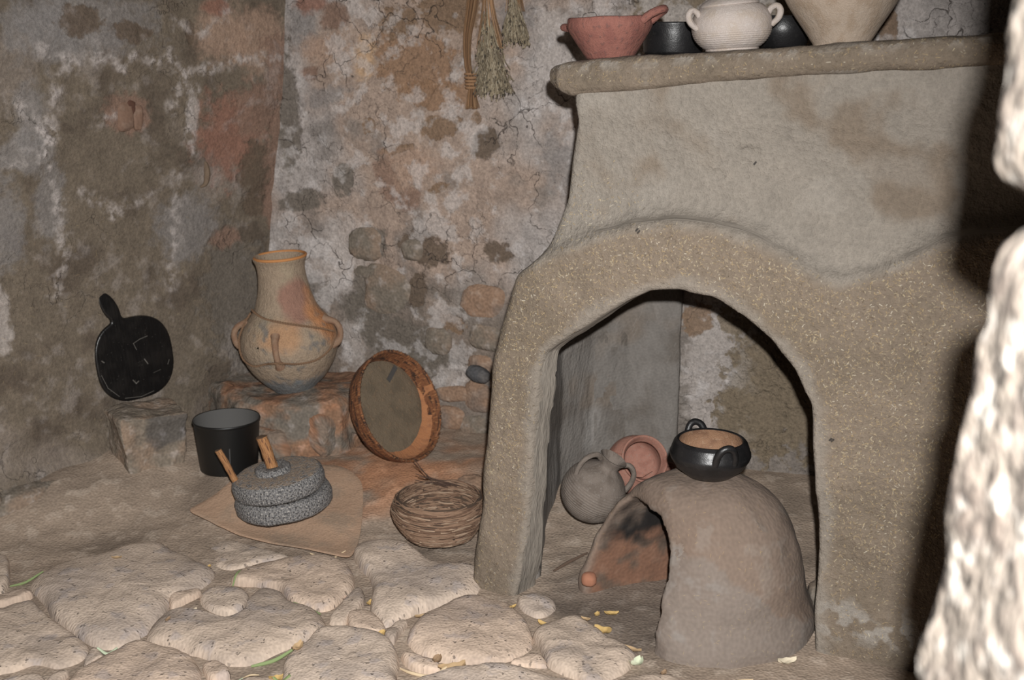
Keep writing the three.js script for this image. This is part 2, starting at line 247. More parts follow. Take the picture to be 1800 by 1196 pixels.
function backWallMaterial() {
  const P = new Paint(2048, 1792, 2.9, 2.6), s0 = -0.1, y0 = -0.1;
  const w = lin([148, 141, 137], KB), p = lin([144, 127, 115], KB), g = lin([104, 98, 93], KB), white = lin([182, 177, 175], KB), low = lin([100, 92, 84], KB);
  P.each((X, Y, i) => {
    const s = X + s0, y = Y + y0, a = fbm2(X * 2.3, Y * 2.3, 4), b = fbm2(X * 5 + 40, Y * 5, 4), c = fbm2(X * 14, Y * 14 + 20, 3);
    let col = mixc(w, p, sstep(-0.15, 0.3, a + 0.35 - Math.abs(s - 0.65) * 0.55));
    col = mixc(col, g, sstep(0.1, 0.45, b) * 0.7);
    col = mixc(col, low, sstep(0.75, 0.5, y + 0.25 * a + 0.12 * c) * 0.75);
    P.set(i, col, 1 + 0.3 * c);
    P.z[i] = 0.006 * b + 0.003 * c;
  });
  patches(P, BACK_PATCHES, s0, y0, KB);
  P.each((X, Y, i) => {                      // salt bloom in flakes
    const a = fbmR(X * 3.1 + 60, Y * 3.1, 3), c = fbmR(X * 13 + 2, Y * 13, 7), m = sstep(0.08, 0.4, a * 0.8 + c);
    if (m > 0) { const q = m * (y0 + Y < 1.15 ? sstep(1.95, 1.75, X + s0) : 1) * 0.42; P.blend(i, white, q); P.z[i] += 0.0012 * m; }
  });
  const dark = lin([58, 50, 45], KB);
  cracks(P, 7, 0.0022, dark, (x, y) => sstep(-0.02, 0.18, fbm2(x * 3 + 3, y * 3, 2) + 0.06) * sstep(0.6, 0.8, y), 3);
  cracks(P, 17, 0.0013, dark, (x, y) => sstep(-0.12, 0.2, fbm2(x * 4 + 13, y * 4 + 8, 2)) * 0.6, 9);
  P.each((X, Y, i) => { const m = sstep(0.42, 0.62, fbmR(X * 70, Y * 70, 3)); if (m > 0) { P.blend(i, dark, m * 0.5); P.z[i] -= 0.002 * m; } });
  P.each((X, Y, i) => { const q = fbmR(X * 55 + 8, Y * 55, 4); P.scale(i, 1 + 0.34 * q); P.z[i] += 0.002 * q; });
  grain(P, 120, 330, 0.36);
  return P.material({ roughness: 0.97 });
}
function leftWallMaterial() {
  const P = new Paint(1792, 1792, 2.4, 2.6), s0 = -0.2, y0 = -0.1;
  const base = lin([99, 89, 77], KL), pale = lin([122, 112, 104], KL), white = lin([168, 160, 156], KL), dk = lin([82, 72, 62], KL);
  P.each((X, Y, i) => {
    const a = fbm2(X * 2.1 + 9, Y * 2.1, 4), b = fbm2(X * 6, Y * 6 + 30, 4), c = fbm2(X * 16 + 4, Y * 16, 3);
    let col = mixc(base, dk, sstep(0, 0.4, b)); col = mixc(col, pale, sstep(0.16, 0.42, a) * 0.55);
    P.set(i, col, 1 + 0.22 * c); P.z[i] = 0.005 * b + 0.0025 * c;
  });
  patches(P, LEFT_PATCHES, s0, y0, KL);
  for (const l of LEFT_SALT) for (let q = 0; q + 3 < l.length; q += 2) {
    const x0 = l[q] - s0, y0_ = l[q + 1] - y0, dx = l[q + 2] - l[q], dy = l[q + 3] - l[q + 1], l2 = dx * dx + dy * dy;
    P.each((X, Y, i) => {
      const wx = X + 0.03 * fbm2(X * 20, Y * 20, 3), wy = Y + 0.03 * fbm2(X * 20 + 50, Y * 20, 3), t = clamp(((wx - x0) * dx + (wy - y0_) * dy) / l2), d = Math.hypot(wx - x0 - t * dx, wy - y0_ - t * dy);
      const m = (1 - sstep(0.002, 0.034 + 0.03 * fbm2(X * 6 + 5, Y * 6, 2), d)) * sstep(-0.25, 0.35, fbmR(X * 26, Y * 26, 6));
      if (m > 0) { P.blend(i, white, m * 0.55); P.z[i] += 0.002 * m; }
    }, Math.min(x0, x0 + dx) - 0.08, Math.max(x0, x0 + dx) + 0.08, Math.min(y0_, y0_ + dy) - 0.08, Math.max(y0_, y0_ + dy) + 0.08);
  }
  P.each((X, Y, i) => { const m = sstep(0.12, 0.6, fbmR(X * 3 + 77, Y * 3, 3) * 0.8 + fbmR(X * 15, Y * 15, 6)); if (m > 0) { P.blend(i, white, m * 0.2); P.z[i] += 0.0008 * m; } });
  const dark = lin([52, 45, 40], KL);
  cracks(P, 5, 0.0018, dark, (x, y) => sstep(0.05, 0.25, fbm2(x * 2.5 + 21, y * 2.5, 2)) * 0.6, 5);
  cracks(P, 15, 0.0011, dark, (x, y) => sstep(0.05, 0.3, fbm2(x * 3 + 51, y * 3, 2)) * 0.4, 15);
  const r = rng(41), straw = lin([150, 132, 100], KL);
  for (let q = 0; q < 500; q++) { const x = r() * 2.4, y = r() * 1.1, a = r() * 7, l = 0.004 + r() * 0.012; P.stroke(x, y, x + Math.cos(a) * l, y + Math.sin(a) * l, 0.0012, straw, 0.5, 0.0004); }
  P.each((X, Y, i) => { const q = fbmR(X * 50 + 8, Y * 50, 4); P.scale(i, 1 + 0.26 * q); P.z[i] += 0.0018 * q; });
  grain(P, 110, 310, 0.34);
  return P.material({ roughness: 0.97 });
}
function earthMaterial() {                   // trodden dirt, one metre to the tile
  const P = new Paint(1024, 1024, 1, 1), a = lin([136, 121, 107], 1.45), b = lin([114, 101, 89], 1.45), c = lin([152, 139, 126], 1.45);
  P.each((x, y, i) => { const f = fbm2(x * 4, y * 4, 5, 4), g = fbm2(x * 16, y * 16, 4, 16), h = n2(x * 128, y * 128, 128); let k = mixc(a, b, sstep(-0.1, 0.4, f)); k = mixc(k, c, sstep(0.05, 0.4, g) * 0.6); P.set(i, k, 1 + 0.2 * g + 0.16 * h); P.z[i] = 0.003 * f + 0.0022 * g + 0.0008 * h; });
  const r = rng(5); for (let q = 0; q < 900; q++) { const x = r(), y = r(), s = 0.001 + r() * 0.003; P.stroke(x, y, x + s, y + s * 0.4, s, r() < 0.5 ? b : c, 0.7, 0.0012); }
  return P.material({ vertexColors: true });
}
function slabMaterial() {                    // worn basalt slabs, dusty
  const P = new Paint(1024, 1024, 0.9, 0.9), a = lin([151, 137, 124], 1.85), b = lin([134, 122, 112], 1.85), c = lin([118, 111, 109], 1.85), d = lin([78, 70, 64], 1.85);
  P.each((x, y, i) => {
    const u = x / 0.9, v = y / 0.9, f = fbm2(u * 4, v * 4 + 3, 5, 4), g = fbm2(u * 16, v * 16, 4, 16), h = n2(u * 128, v * 128, 128), e = fbm2(u * 64 + 7, v * 64, 3, 64);
    let k = mixc(a, b, sstep(-0.15, 0.3, f)); k = mixc(k, c, sstep(0.12, 0.42, g + 0.3 * f) * 0.6);
    const pit = sstep(0.27, 0.42, e) * sstep(-0.1, 0.2, g + 0.1); k = mixc(k, d, pit * 0.75);
    P.set(i, k, 1 + 0.13 * h + 0.14 * g); P.z[i] = 0.003 * f + 0.002 * g + 0.0006 * h + 0.0006 * e - 0.0018 * pit;
  });
  return P.material();
}
function rubbleMaterial(A, B, C, k, size = 0.6) {
  const P = new Paint(512, 512, size, size), a = lin(A, k), b = lin(B, k), c = lin(C, k);
  P.each((x, y, i) => { const u = x / size, v = y / size, f = fbm2(u * 4, v * 4, 5, 4), g = fbm2(u * 16, v * 16 + 4, 4, 16), h = n2(u * 64, v * 64, 64); let q = mixc(a, b, sstep(-0.2, 0.3, f)); q = mixc(q, c, sstep(0.05, 0.6, g) * 0.7); P.set(i, q, 1 + 0.24 * h + 0.18 * g); P.z[i] = 0.004 * f + 0.003 * g + 0.0008 * h; });
  return P.material();
}
const M = {};
M.earth = earthMaterial(); M.slab = slabMaterial();
M.back = backWallMaterial(); M.left = leftWallMaterial();
M.rubble = rubbleMaterial([104, 96, 86], [120, 104, 90], [140, 132, 126], 1.3);
M.rubbleWarm = rubbleMaterial([128, 104, 86], [112, 98, 88], [140, 122, 108], 1.3);
M.rubbleDark = rubbleMaterial([72, 72, 74], [92, 88, 86], [56, 56, 58], 1.2);
const slabs = [M.slab, M.slab.clone(), M.slab.clone()]; slabs[1].color.setRGB(0.9, 0.89, 0.88); slabs[2].color.setRGB(0.97, 0.93, 0.9);

// ---------------------------------------------------------------- the room
function wallGeometry(a, b, s0, s1, y0, y1, cell, disp, thick) {
  const t = V3(b[0] - a[0], 0, b[1] - a[1]).normalize(), n = V3(-t.z, 0, t.x), nx = Math.ceil((s1 - s0) / cell), ny = Math.ceil((y1 - y0) / cell), P = [], U = [], T = [];
  const put = (s, y, d) => { P.push(a[0] + t.x * s + n.x * d, y, a[1] + t.z * s + n.z * d); U.push((s - s0) / (s1 - s0), (y - y0) / (y1 - y0)); };
  for (let j = 0; j <= ny; j++) for (let i = 0; i <= nx; i++) { const s = mix(s0, s1, i / nx), y = mix(y0, y1, j / ny); put(s, y, disp(s, y)); }
  const id = (i, j) => j * (nx + 1) + i;
  for (let j = 0; j < ny; j++) for (let i = 0; i < nx; i++) T.push(id(i, j), id(i + 1, j), id(i + 1, j + 1), id(i, j), id(i + 1, j + 1), id(i, j + 1));
  const k = P.length / 3; put(s0, y0, -thick); put(s1, y0, -thick); put(s1, y1, -thick); put(s0, y1, -thick);
  T.push(k + 1, k, k + 3, k + 1, k + 3, k + 2);
  for (let i = 0; i < nx; i++) { T.push(id(i + 1, 0), id(i, 0), i < nx / 2 ? k : k + 1, id(i, ny), id(i + 1, ny), i < nx / 2 ? k + 3 : k + 2); }
  T.push(k, k + 1, id(Math.ceil(nx / 2), 0), k + 2, k + 3, id(Math.ceil(nx / 2), ny));
  for (let j = 0; j < ny; j++) { T.push(id(0, j), id(0, j + 1), j < ny / 2 ? k : k + 3, id(nx, j + 1), id(nx, j), j < ny / 2 ? k + 1 : k + 2); }
  T.push(k, id(0, Math.ceil(ny / 2)), k + 3, k + 1, k + 2, id(nx, Math.ceil(ny / 2)));
  const g = new THREE.BufferGeometry(); g.setAttribute('position', new THREE.Float32BufferAttribute(P, 3)); g.setAttribute('uv', new THREE.Float32BufferAttribute(U, 2)); g.setIndex(T); g.computeVertexNormals(); return g;
}
const BA = [-0.95, -4.45], BT = [0.94868, 0.31623], BN = [-0.31623, 0.94868];
const LA = [-2.25, -2.85], LT = [0.63059, -0.77611], LN = [0.77611, 0.63059];
const backDisp = (s, y) => 0.03 * fbm2(s * 2.2 + 3, y * 2.2, 3) + 0.012 * fbm2(s * 9, y * 9, 3);
const leftDisp = (s, y) => 0.105 * sstep(0.75, 1.8, y) + 0.03 * fbm2(s * 2 + 11, y * 2, 3) + 0.01 * fbm2(s * 8, y * 8, 3) + 0.05 * sstep(0.22, 0.0, y + 0.12 * n2(s * 4, 2)) ;
const onBack = (s, y, d = 0) => [BA[0] + BT[0] * s + BN[0] * (d + backDisp(s, y)), y, BA[1] + BT[1] * s + BN[1] * (d + backDisp(s, y))];
const onLeft = (s, y, d = 0) => [LA[0] + LT[0] * s + LN[0] * (d + leftDisp(s, y)), y, LA[1] + LT[1] * s + LN[1] * (d + leftDisp(s, y))];
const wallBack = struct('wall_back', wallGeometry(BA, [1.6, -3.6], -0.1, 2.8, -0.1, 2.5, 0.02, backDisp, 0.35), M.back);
const wallLeft = struct('wall_left', wallGeometry(LA, [-0.95, -4.45], -0.2, 2.2, -0.1, 2.5, 0.02, leftDisp, 0.35), M.left);
const plainWall = std([0.16, 0.14, 0.12], 0.97);
function boxStruct(name, x0, x1, y0, y1, z0, z1, mat = plainWall) { const g = new THREE.BoxGeometry(x1 - x0, y1 - y0, z1 - z0); g.translate((x0 + x1) / 2, (y0 + y1) / 2, (z0 + z1) / 2); return struct(name, g, mat); }
boxStruct('wall_side', -2.75, -2.38, -0.1, 2.5, -2.75, -0.4);
boxStruct('wall_right', 1.72, 2.1, -0.1, 2.5, -3.8, -0.4);
boxStruct('ceiling', -2.8, 2.2, 2.48, 2.7, -4.9, -0.4);
const wallFront = boxStruct('wall_front', 0.46, 2.1, -0.1, 2.5, -0.86, -0.42);
const leftFront = new THREE.BoxGeometry(1.6, 2.6, 0.46).translate(-1.65, 1.2, -0.64), lintel = new THREE.BoxGeometry(1.4, 0.45, 0.46).translate(-0.2, 2.27, -0.64);
struct('wall_entrance', leftFront, plainWall); struct('trim_lintel', lintel, plainWall);

// floor: trodden earth rising a little towards the back
function floorH(x, z) {
  const d = -z;
  return 0.095 * sstep(3.3, 3.85, d + 0.12 * n2(x * 3, z * 3)) * (1 - 0.35 * sstep(-0.1, 0.2, x)) + 0.012 * fbm2(x * 4, z * 4, 3) + 0.05 * sstep(0.35, 0.0, (x - LA[0]) * LN[0] + (z - LA[1]) * LN[1]) - 0.004;
}
{
  const x0 = -2.6, x1 = 2.1, z0 = -4.7, z1 = 1.0, nx = 220, nz = 280, P = [], U = [], C = [], T = [];
  const orange = [1.32, 0.86, 0.62], grey = [0.86, 0.87, 0.9];
  for (let j = 0; j <= nz; j++) for (let i = 0; i <= nx; i++) {
    const x = mix(x0, x1, i / nx), z = mix(z0, z1, j / nz); P.push(x, floorH(x, z) + 0.006 * fbm2(x * 17, z * 17, 2), z); U.push(x, -z);
    const n = fbm2(x * 6, z * 6, 4), rust = sstep(0.46, 0.12, Math.hypot((x + 0.42) / 1.35, (z + 3.78) / 1.05) + 0.34 * n), ash = sstep(0.3, 0.2, Math.hypot(x - 0.36, (z + 2.95) * 0.9) + 0.12 * n);
    const c = mixc(mixc([1, 1, 1], orange, rust * sstep(-0.3, 0.2, n + 0.1)), [0.5, 0.5, 0.52], ash * 0.8); C.push(...c);
  }
  for (let j = 0; j < nz; j++) for (let i = 0; i < nx; i++) { const a = j * (nx + 1) + i, b = a + 1, c = a + nx + 1, d = c + 1; T.push(a, c, b, b, c, d); }
  const k = P.length / 3; P.push(x0, -0.3, z0, x1, -0.3, z0, x1, -0.3, z1, x0, -0.3, z1); for (let q = 0; q < 4; q++) { U.push(0, 0); C.push(1, 1, 1); } T.push(k, k + 1, k + 2, k, k + 2, k + 3);
  const g = new THREE.BufferGeometry(); g.setAttribute('position', new THREE.Float32BufferAttribute(P, 3)); g.setAttribute('uv', new THREE.Float32BufferAttribute(U, 2)); g.setAttribute('color', new THREE.Float32BufferAttribute(C, 3)); g.setIndex(T); g.computeVertexNormals();
  var floor = struct('floor', g, M.earth);
}
const FLAGSTONES = [
[-1.394,-3.033,-1.397,-3.082,-1.359,-3.179,-1.264,-3.253,-1.2,-3.326,-1.138,-3.357,-1.066,-3.296,-0.96,-3.2,-0.896,-3.14,-0.896,-3.055,-0.928,-2.989,-0.966,-2.953,-0.965,-2.867,-0.981,-2.77,-1.014,-2.708,-1.052,-2.687,-1.094,-2.702,-1.151,-2.754,-1.22,-2.818,-1.272,-2.877,-1.299,-2.918,-1.344,-2.971],
[-1.476,-2.802,-1.422,-2.891,-1.362,-2.936,-1.309,-2.884,-1.244,-2.818,-1.166,-2.754,-1.108,-2.687,-1.106,-2.634,-1.148,-2.592,-1.211,-2.606,-1.279,-2.564,-1.346,-2.523],
[-1.479,-2.946,-1.449,-2.971,-1.398,-3.003,-1.371,-2.982,-1.382,-2.946,-1.418,-2.918,-1.457,-2.898],
[-1.651,-3.253,-1.575,-3.262,-1.514,-3.159,-1.469,-3.044,-1.465,-2.989,-1.53,-2.989],
[-1.084,-2.592,-1.083,-2.669,-1.043,-2.628,-1.053,-2.606,-1.071,-2.578],
[-1.103,-2.458,-1.08,-2.564,-1.029,-2.663,-0.98,-2.717,-0.904,-2.687,-0.834,-2.649,-0.786,-2.578,-0.771,-2.497,-0.757,-2.371,-0.914,-2.324,-1.063,-2.371],
[-1.266,-2.502,-1.222,-2.529,-1.169,-2.537,-1.139,-2.497,-1.131,-2.408,-1.219,-2.395],
[-1.144,-2.51,-1.134,-2.556,-1.109,-2.564,-1.11,-2.529,-1.123,-2.491],
[-0.97,-2.953,-0.95,-2.982,-0.901,-3.011,-0.891,-2.993,-0.916,-2.946,-0.95,-2.908],
[-0.893,-2.982,-0.868,-3.04,-0.806,-3.025,-0.757,-2.989,-0.749,-2.918,-0.77,-2.874,-0.81,-2.877,-0.859,-2.911],
[-0.956,-2.723,-0.968,-2.802,-0.938,-2.857,-0.863,-2.837,-0.789,-2.821,-0.738,-2.871,-0.738,-2.939,-0.715,-2.996,-0.667,-2.985,-0.623,-2.929,-0.543,-2.877,-0.512,-2.811,-0.51,-2.77,-0.54,-2.723,-0.565,-2.699,-0.603,-2.663,-0.653,-2.626,-0.686,-2.611,-0.721,-2.606,-0.773,-2.64,-0.839,-2.669,-0.907,-2.699],
[-0.817,-3.07,-0.808,-3.14,-0.757,-3.179,-0.661,-3.22,-0.556,-3.212,-0.493,-3.159,-0.474,-3.101,-0.469,-3.025,-0.491,-2.953,-0.523,-2.901,-0.573,-2.911,-0.628,-2.953,-0.673,-3.018,-0.745,-3.044],
[-0.976,-3.326,-0.93,-3.393,-0.849,-3.357,-0.744,-3.283,-0.683,-3.245,-0.779,-3.2,-0.831,-3.163,-0.886,-3.179,-0.928,-3.241],
[-0.498,-2.824,-0.486,-2.918,-0.469,-2.989,-0.444,-3.025,-0.418,-2.96,-0.434,-2.884,-0.462,-2.808],
[-0.451,-2.864,-0.403,-2.891,-0.36,-2.834,-0.342,-2.779,-0.372,-2.76,-0.428,-2.786],
[-0.575,-2.634,-0.536,-2.702,-0.513,-2.764,-0.458,-2.779,-0.363,-2.748,-0.311,-2.687,-0.293,-2.62,-0.289,-2.537,-0.259,-2.371,-0.39,-2.312,-0.531,-2.371,-0.569,-2.55],
[-0.69,-2.395,-0.693,-2.491,-0.664,-2.545,-0.593,-2.545,-0.564,-2.497,-0.539,-2.371,-0.613,-2.324],
[-0.784,-2.6,-0.769,-2.626,-0.725,-2.592,-0.703,-2.545,-0.742,-2.529],
[-0.489,-3.262,-0.474,-3.322,-0.358,-3.326,-0.299,-3.253,-0.223,-3.171,-0.102,-3.14,-0.09,-3.055,-0.111,-2.989,-0.176,-2.936,-0.254,-2.901,-0.282,-2.867,-0.311,-2.841,-0.339,-2.808,-0.366,-2.841,-0.391,-2.898,-0.402,-3.025,-0.421,-3.101,-0.453,-3.159],
[-0.339,-2.739,-0.322,-2.795,-0.292,-2.834,-0.282,-2.824,-0.3,-2.754,-0.313,-2.705],
[-0.273,-2.729,-0.254,-2.811,-0.206,-2.894,-0.145,-2.953,-0.081,-2.96,-0.016,-2.932,0.024,-2.867,0.046,-2.786,0.051,-2.708,0.026,-2.663,-0.015,-2.626,-0.058,-2.611,-0.116,-2.611,-0.175,-2.634,-0.235,-2.663],
[-0.268,-2.471,-0.245,-2.518,-0.184,-2.558,-0.1,-2.586,0,-2.589,0.085,-2.556,0.167,-2.502,0.186,-2.371,-0.039,-2.29,-0.25,-2.347],
[0.061,-2.764,0.132,-2.828,0.172,-2.854,0.215,-2.802,0.27,-2.723,0.316,-2.663,0.303,-2.606,0.254,-2.542,0.195,-2.507,0.155,-2.545,0.103,-2.586,0.087,-2.626,0.074,-2.693],
[-0.004,-2.609,0.029,-2.643,0.07,-2.646,0.09,-2.594,0.043,-2.597],
[0.016,-2.964,0.041,-2.985,0.106,-2.982,0.123,-2.918,0.078,-2.864,0.032,-2.898],
[0.21,-2.433,0.269,-2.523,0.353,-2.545,0.474,-2.51,0.596,-2.491,0.7,-2.408,0.518,-2.301,0.233,-2.301],
[-0.285,-2.643,-0.233,-2.631,-0.187,-2.603,-0.179,-2.569,-0.243,-2.578],
[-1.275,-2.371,-1.111,-2.359,-0.971,-2.301,-0.936,-2.171,-1.148,-2.151,-1.272,-2.256],
[-0.941,-2.29,-0.743,-2.319,-0.636,-2.256,-0.644,-2.091,-0.828,-2.072],
[-0.616,-2.278,-0.434,-2.267,-0.36,-2.192,-0.399,-2.053,-0.544,-2.072],
[-0.332,-2.267,-0.154,-2.278,-0.05,-2.234,-0.07,-2.053,-0.256,-2.034],
[-0.013,-2.245,0.204,-2.267,0.271,-2.171,0.185,-2.016,0,-2.034],
[0.317,-2.245,0.547,-2.256,0.64,-2.171,0.551,-1.998,0.321,-1.998]
];
function flagstone(flat, seed) {
  const pts = []; for (let i = 0; i < flat.length; i += 2) pts.push(V3(flat[i], 0, flat[i + 1]));
  let cx = 0, cz = 0; for (const p of pts) { cx += p.x / pts.length; cz += p.z / pts.length; }
  let size = 0; for (const p of pts) size += Math.hypot(p.x - cx, p.z - cz) / pts.length;
  const big = size > 0.1, n = big ? 96 : 40, rings = big ? [0, 0.15, 0.3, 0.45, 0.58, 0.68, 0.77, 0.84, 0.9, 0.94, 0.97, 0.99, 1.0, 1.02] : [0, 0.3, 0.55, 0.75, 0.88, 0.96, 1.0, 1.03];
  const ring = new THREE.CatmullRomCurve3(pts, true, 'centripetal').getPoints(n).slice(0, n), P = [], U = [], T = [], y0 = floorH(cx, cz), H = seed === 13 ? 0.012 : big ? 0.029 + 0.01 * n2(seed * 1.7, 3.3) : 0.018, tx = 0.09 * n2(seed * 2.3, 1.1), tz = 0.09 * n2(seed * 3.1, 7.7);
  const bottom = -0.045;
  rings.forEach((r, q) => { for (let i = 0; i < n; i++) {
    const e = 1.045 + 0.03 * fbm2(i / n * 9 + seed, seed * 3.3, 2) * (q ? 1 : 0), x = cx + (ring[i].x - cx) * r * e, z = cz + (ring[i].z - cz) * r * e, k = Math.pow(Math.max(0, 1 - Math.pow(Math.min(r, 1), 9)), 0.55);
    const top = H * k + (tx * (x - cx) + tz * (z - cz)) * k + (0.016 * fbmR(x * 6 + seed, z * 6, 3) + 0.004 * fbmR(x * 24, z * 24 + seed, 3)) * sstep(0, 0.5, k) - (1 - k) * 0.012;
    P.push(x, y0 + (r > 1 ? bottom : top), z); U.push(x / 0.9 + seed * 0.37, z / 0.9 + seed * 0.21);
  } });
  for (let q = 0; q + 1 < rings.length; q++) for (let i = 0; i < n; i++) { const j = (i + 1) % n, a = q * n + i, b = q * n + j, c = a + n, d = b + n; if (q) T.push(a, b, c); T.push(b, d, c); }
  const g = new THREE.BufferGeometry(); g.setAttribute('position', new THREE.Float32BufferAttribute(P, 3)); g.setAttribute('uv', new THREE.Float32BufferAttribute(U, 2)); g.setIndex(T); g.computeVertexNormals();
  // wind every face upwards
  const N = g.attributes.normal; let up = 0; for (let i = 0; i < N.count; i++) up += N.getY(i); if (up < 0) { const I = g.index.array; for (let t = 0; t < I.length; t += 3) { const s = I[t]; I[t] = I[t + 1]; I[t + 1] = s; } g.computeVertexNormals(); }
  return g;
}
FLAGSTONES.forEach((f, i) => part(i ? 'flagstone_' + String(i).padStart(3, '0') : 'flagstone', flagstone(f, i + 1), slabs[i % 3], floor));

// rubble showing through the plaster: each stone bedded in its wall
function bed(parent, name, pos, nrm, rx, ry, rz, seed, mat, roll = 0) {
  const o = part(name, boulder(rx, ry, rz, seed, 28, 0.3, 0.72), mat, parent); o.position.set(...pos);
  o.rotation.set(0, Math.atan2(nrm[0], nrm[1]), roll); return o;
}
[[0.494, 0.628, 0.105, 0.105, 0], [0.415, 0.80, 0.074, 0.067, 0], [0.419, 0.69, 0.07, 0.027, 0], [0.889, 0.61, 0.098, 0.067, 1], [0.902, 0.475, 0.081, 0.059, 0], [0.875, 0.365, 0.06, 0.045, 1], [0.864, 0.229, 0.065, 0.066, 1], [0.758, 0.233, 0.079, 0.034, 1], [0.85, 0.08, 0.07, 0.08, 0], [0.745, 0.137, 0.066, 0.05, 1], [0.6, 0.788, 0.05, 0.045, 0], [0.703, 0.441, 0.06, 0.055, 0]].forEach(([s, y, rx, ry, m], i) =>
  bed(wallBack, 'wall_stone_' + String(i + 1).padStart(3, '0'), onBack(s, y, -0.02), BN, rx, ry, 0.036, i + 3, [M.rubble, M.rubbleWarm, M.rubbleDark][m], 0.2 * n2(i * 1.7, 0.3)));
[[0.98, 0.02, 0.2, 0.1], [1.24, 0.03, 0.13, 0.07], [0.72, 0.04, 0.16, 0.11], [1.5, 0.1, 0.1, 0.08]].forEach(([s, y, rx, ry], i) =>
  bed(wallLeft, 'footing_stone_' + String(i + 1).padStart(3, '0'), onLeft(s, y, -0.02), LN, rx, ry, 0.075, i + 23, M.rubble));

// ---------------------------------------------------------------- the hearth: arch front, chimney breast, mantel
const HO = [-0.083, -3.05], HT = [0.92718, 0.37461], HN = [-0.37461, 0.92718];
const toHearth = (x, z) => [(x - HO[0]) * HT[0] + (z - HO[1]) * HT[1], -((x - HO[0]) * HN[0] + (z - HO[1]) * HN[1])];   // along the front, and depth behind it
const fromHearth = (s, w) => [HO[0] + HT[0] * s - HN[0] * w, HO[1] + HT[1] * s - HN[1] * w];
const CREST = [[0.09, 0.925], [0.155, 0.972], [0.227, 1.012], [0.313, 1.050], [0.419, 1.086], [0.522, 1.101], [0.624, 1.098], [0.724, 1.071], [0.809, 1.034], [0.879, 0.992], [0.947, 0.978], [1.024, 1.0], [1.098, 1.046], [1.169, 1.09], [1.3, 1.12], [1.75, 1.14]];
const OUTER = [[-0.045, -0.1], [-0.018, 0.02], [-0.014, 0.229], [0.003, 0.472], [0.025, 0.657], [0.056, 0.806], ...CREST, [1.75, -0.1]];
const MOUTH = [[0.11, -0.2], [0.125, 0.0], [0.138, 0.08], [0.15, 0.186], [0.155, 0.341], [0.166, 0.509], [0.181, 0.658], [0.196, 0.715], [0.23, 0.745], [0.317, 0.813], [0.409, 0.878], [0.469, 0.91], [0.551, 0.925], [0.632, 0.907], [0.72, 0.863], [0.794, 0.803], [0.854, 0.736], [0.894, 0.652], [0.911, 0.527], [0.929, 0.376], [0.936, 0.22], [0.936, 0.092], [0.95, -0.021], [0.96, -0.2]];
const BREAST = [[0.15, 0.80], [0.17, 0.95], [0.186, 1.012], [0.21, 1.113], [0.229, 1.22], [0.247, 1.332], [0.243, 1.40], [0.26, 1.46], [1.75, 1.54], [1.75, 0.80]];
const crestAt = (s) => { for (let i = 1; i < CREST.length; i++) if (s < CREST[i][0]) { const [a, b] = [CREST[i - 1], CREST[i]]; return mix(a[1], b[1], clamp((s - a[0]) / (b[0] - a[0]))); } return 1.14; };
const KH = 0.64;
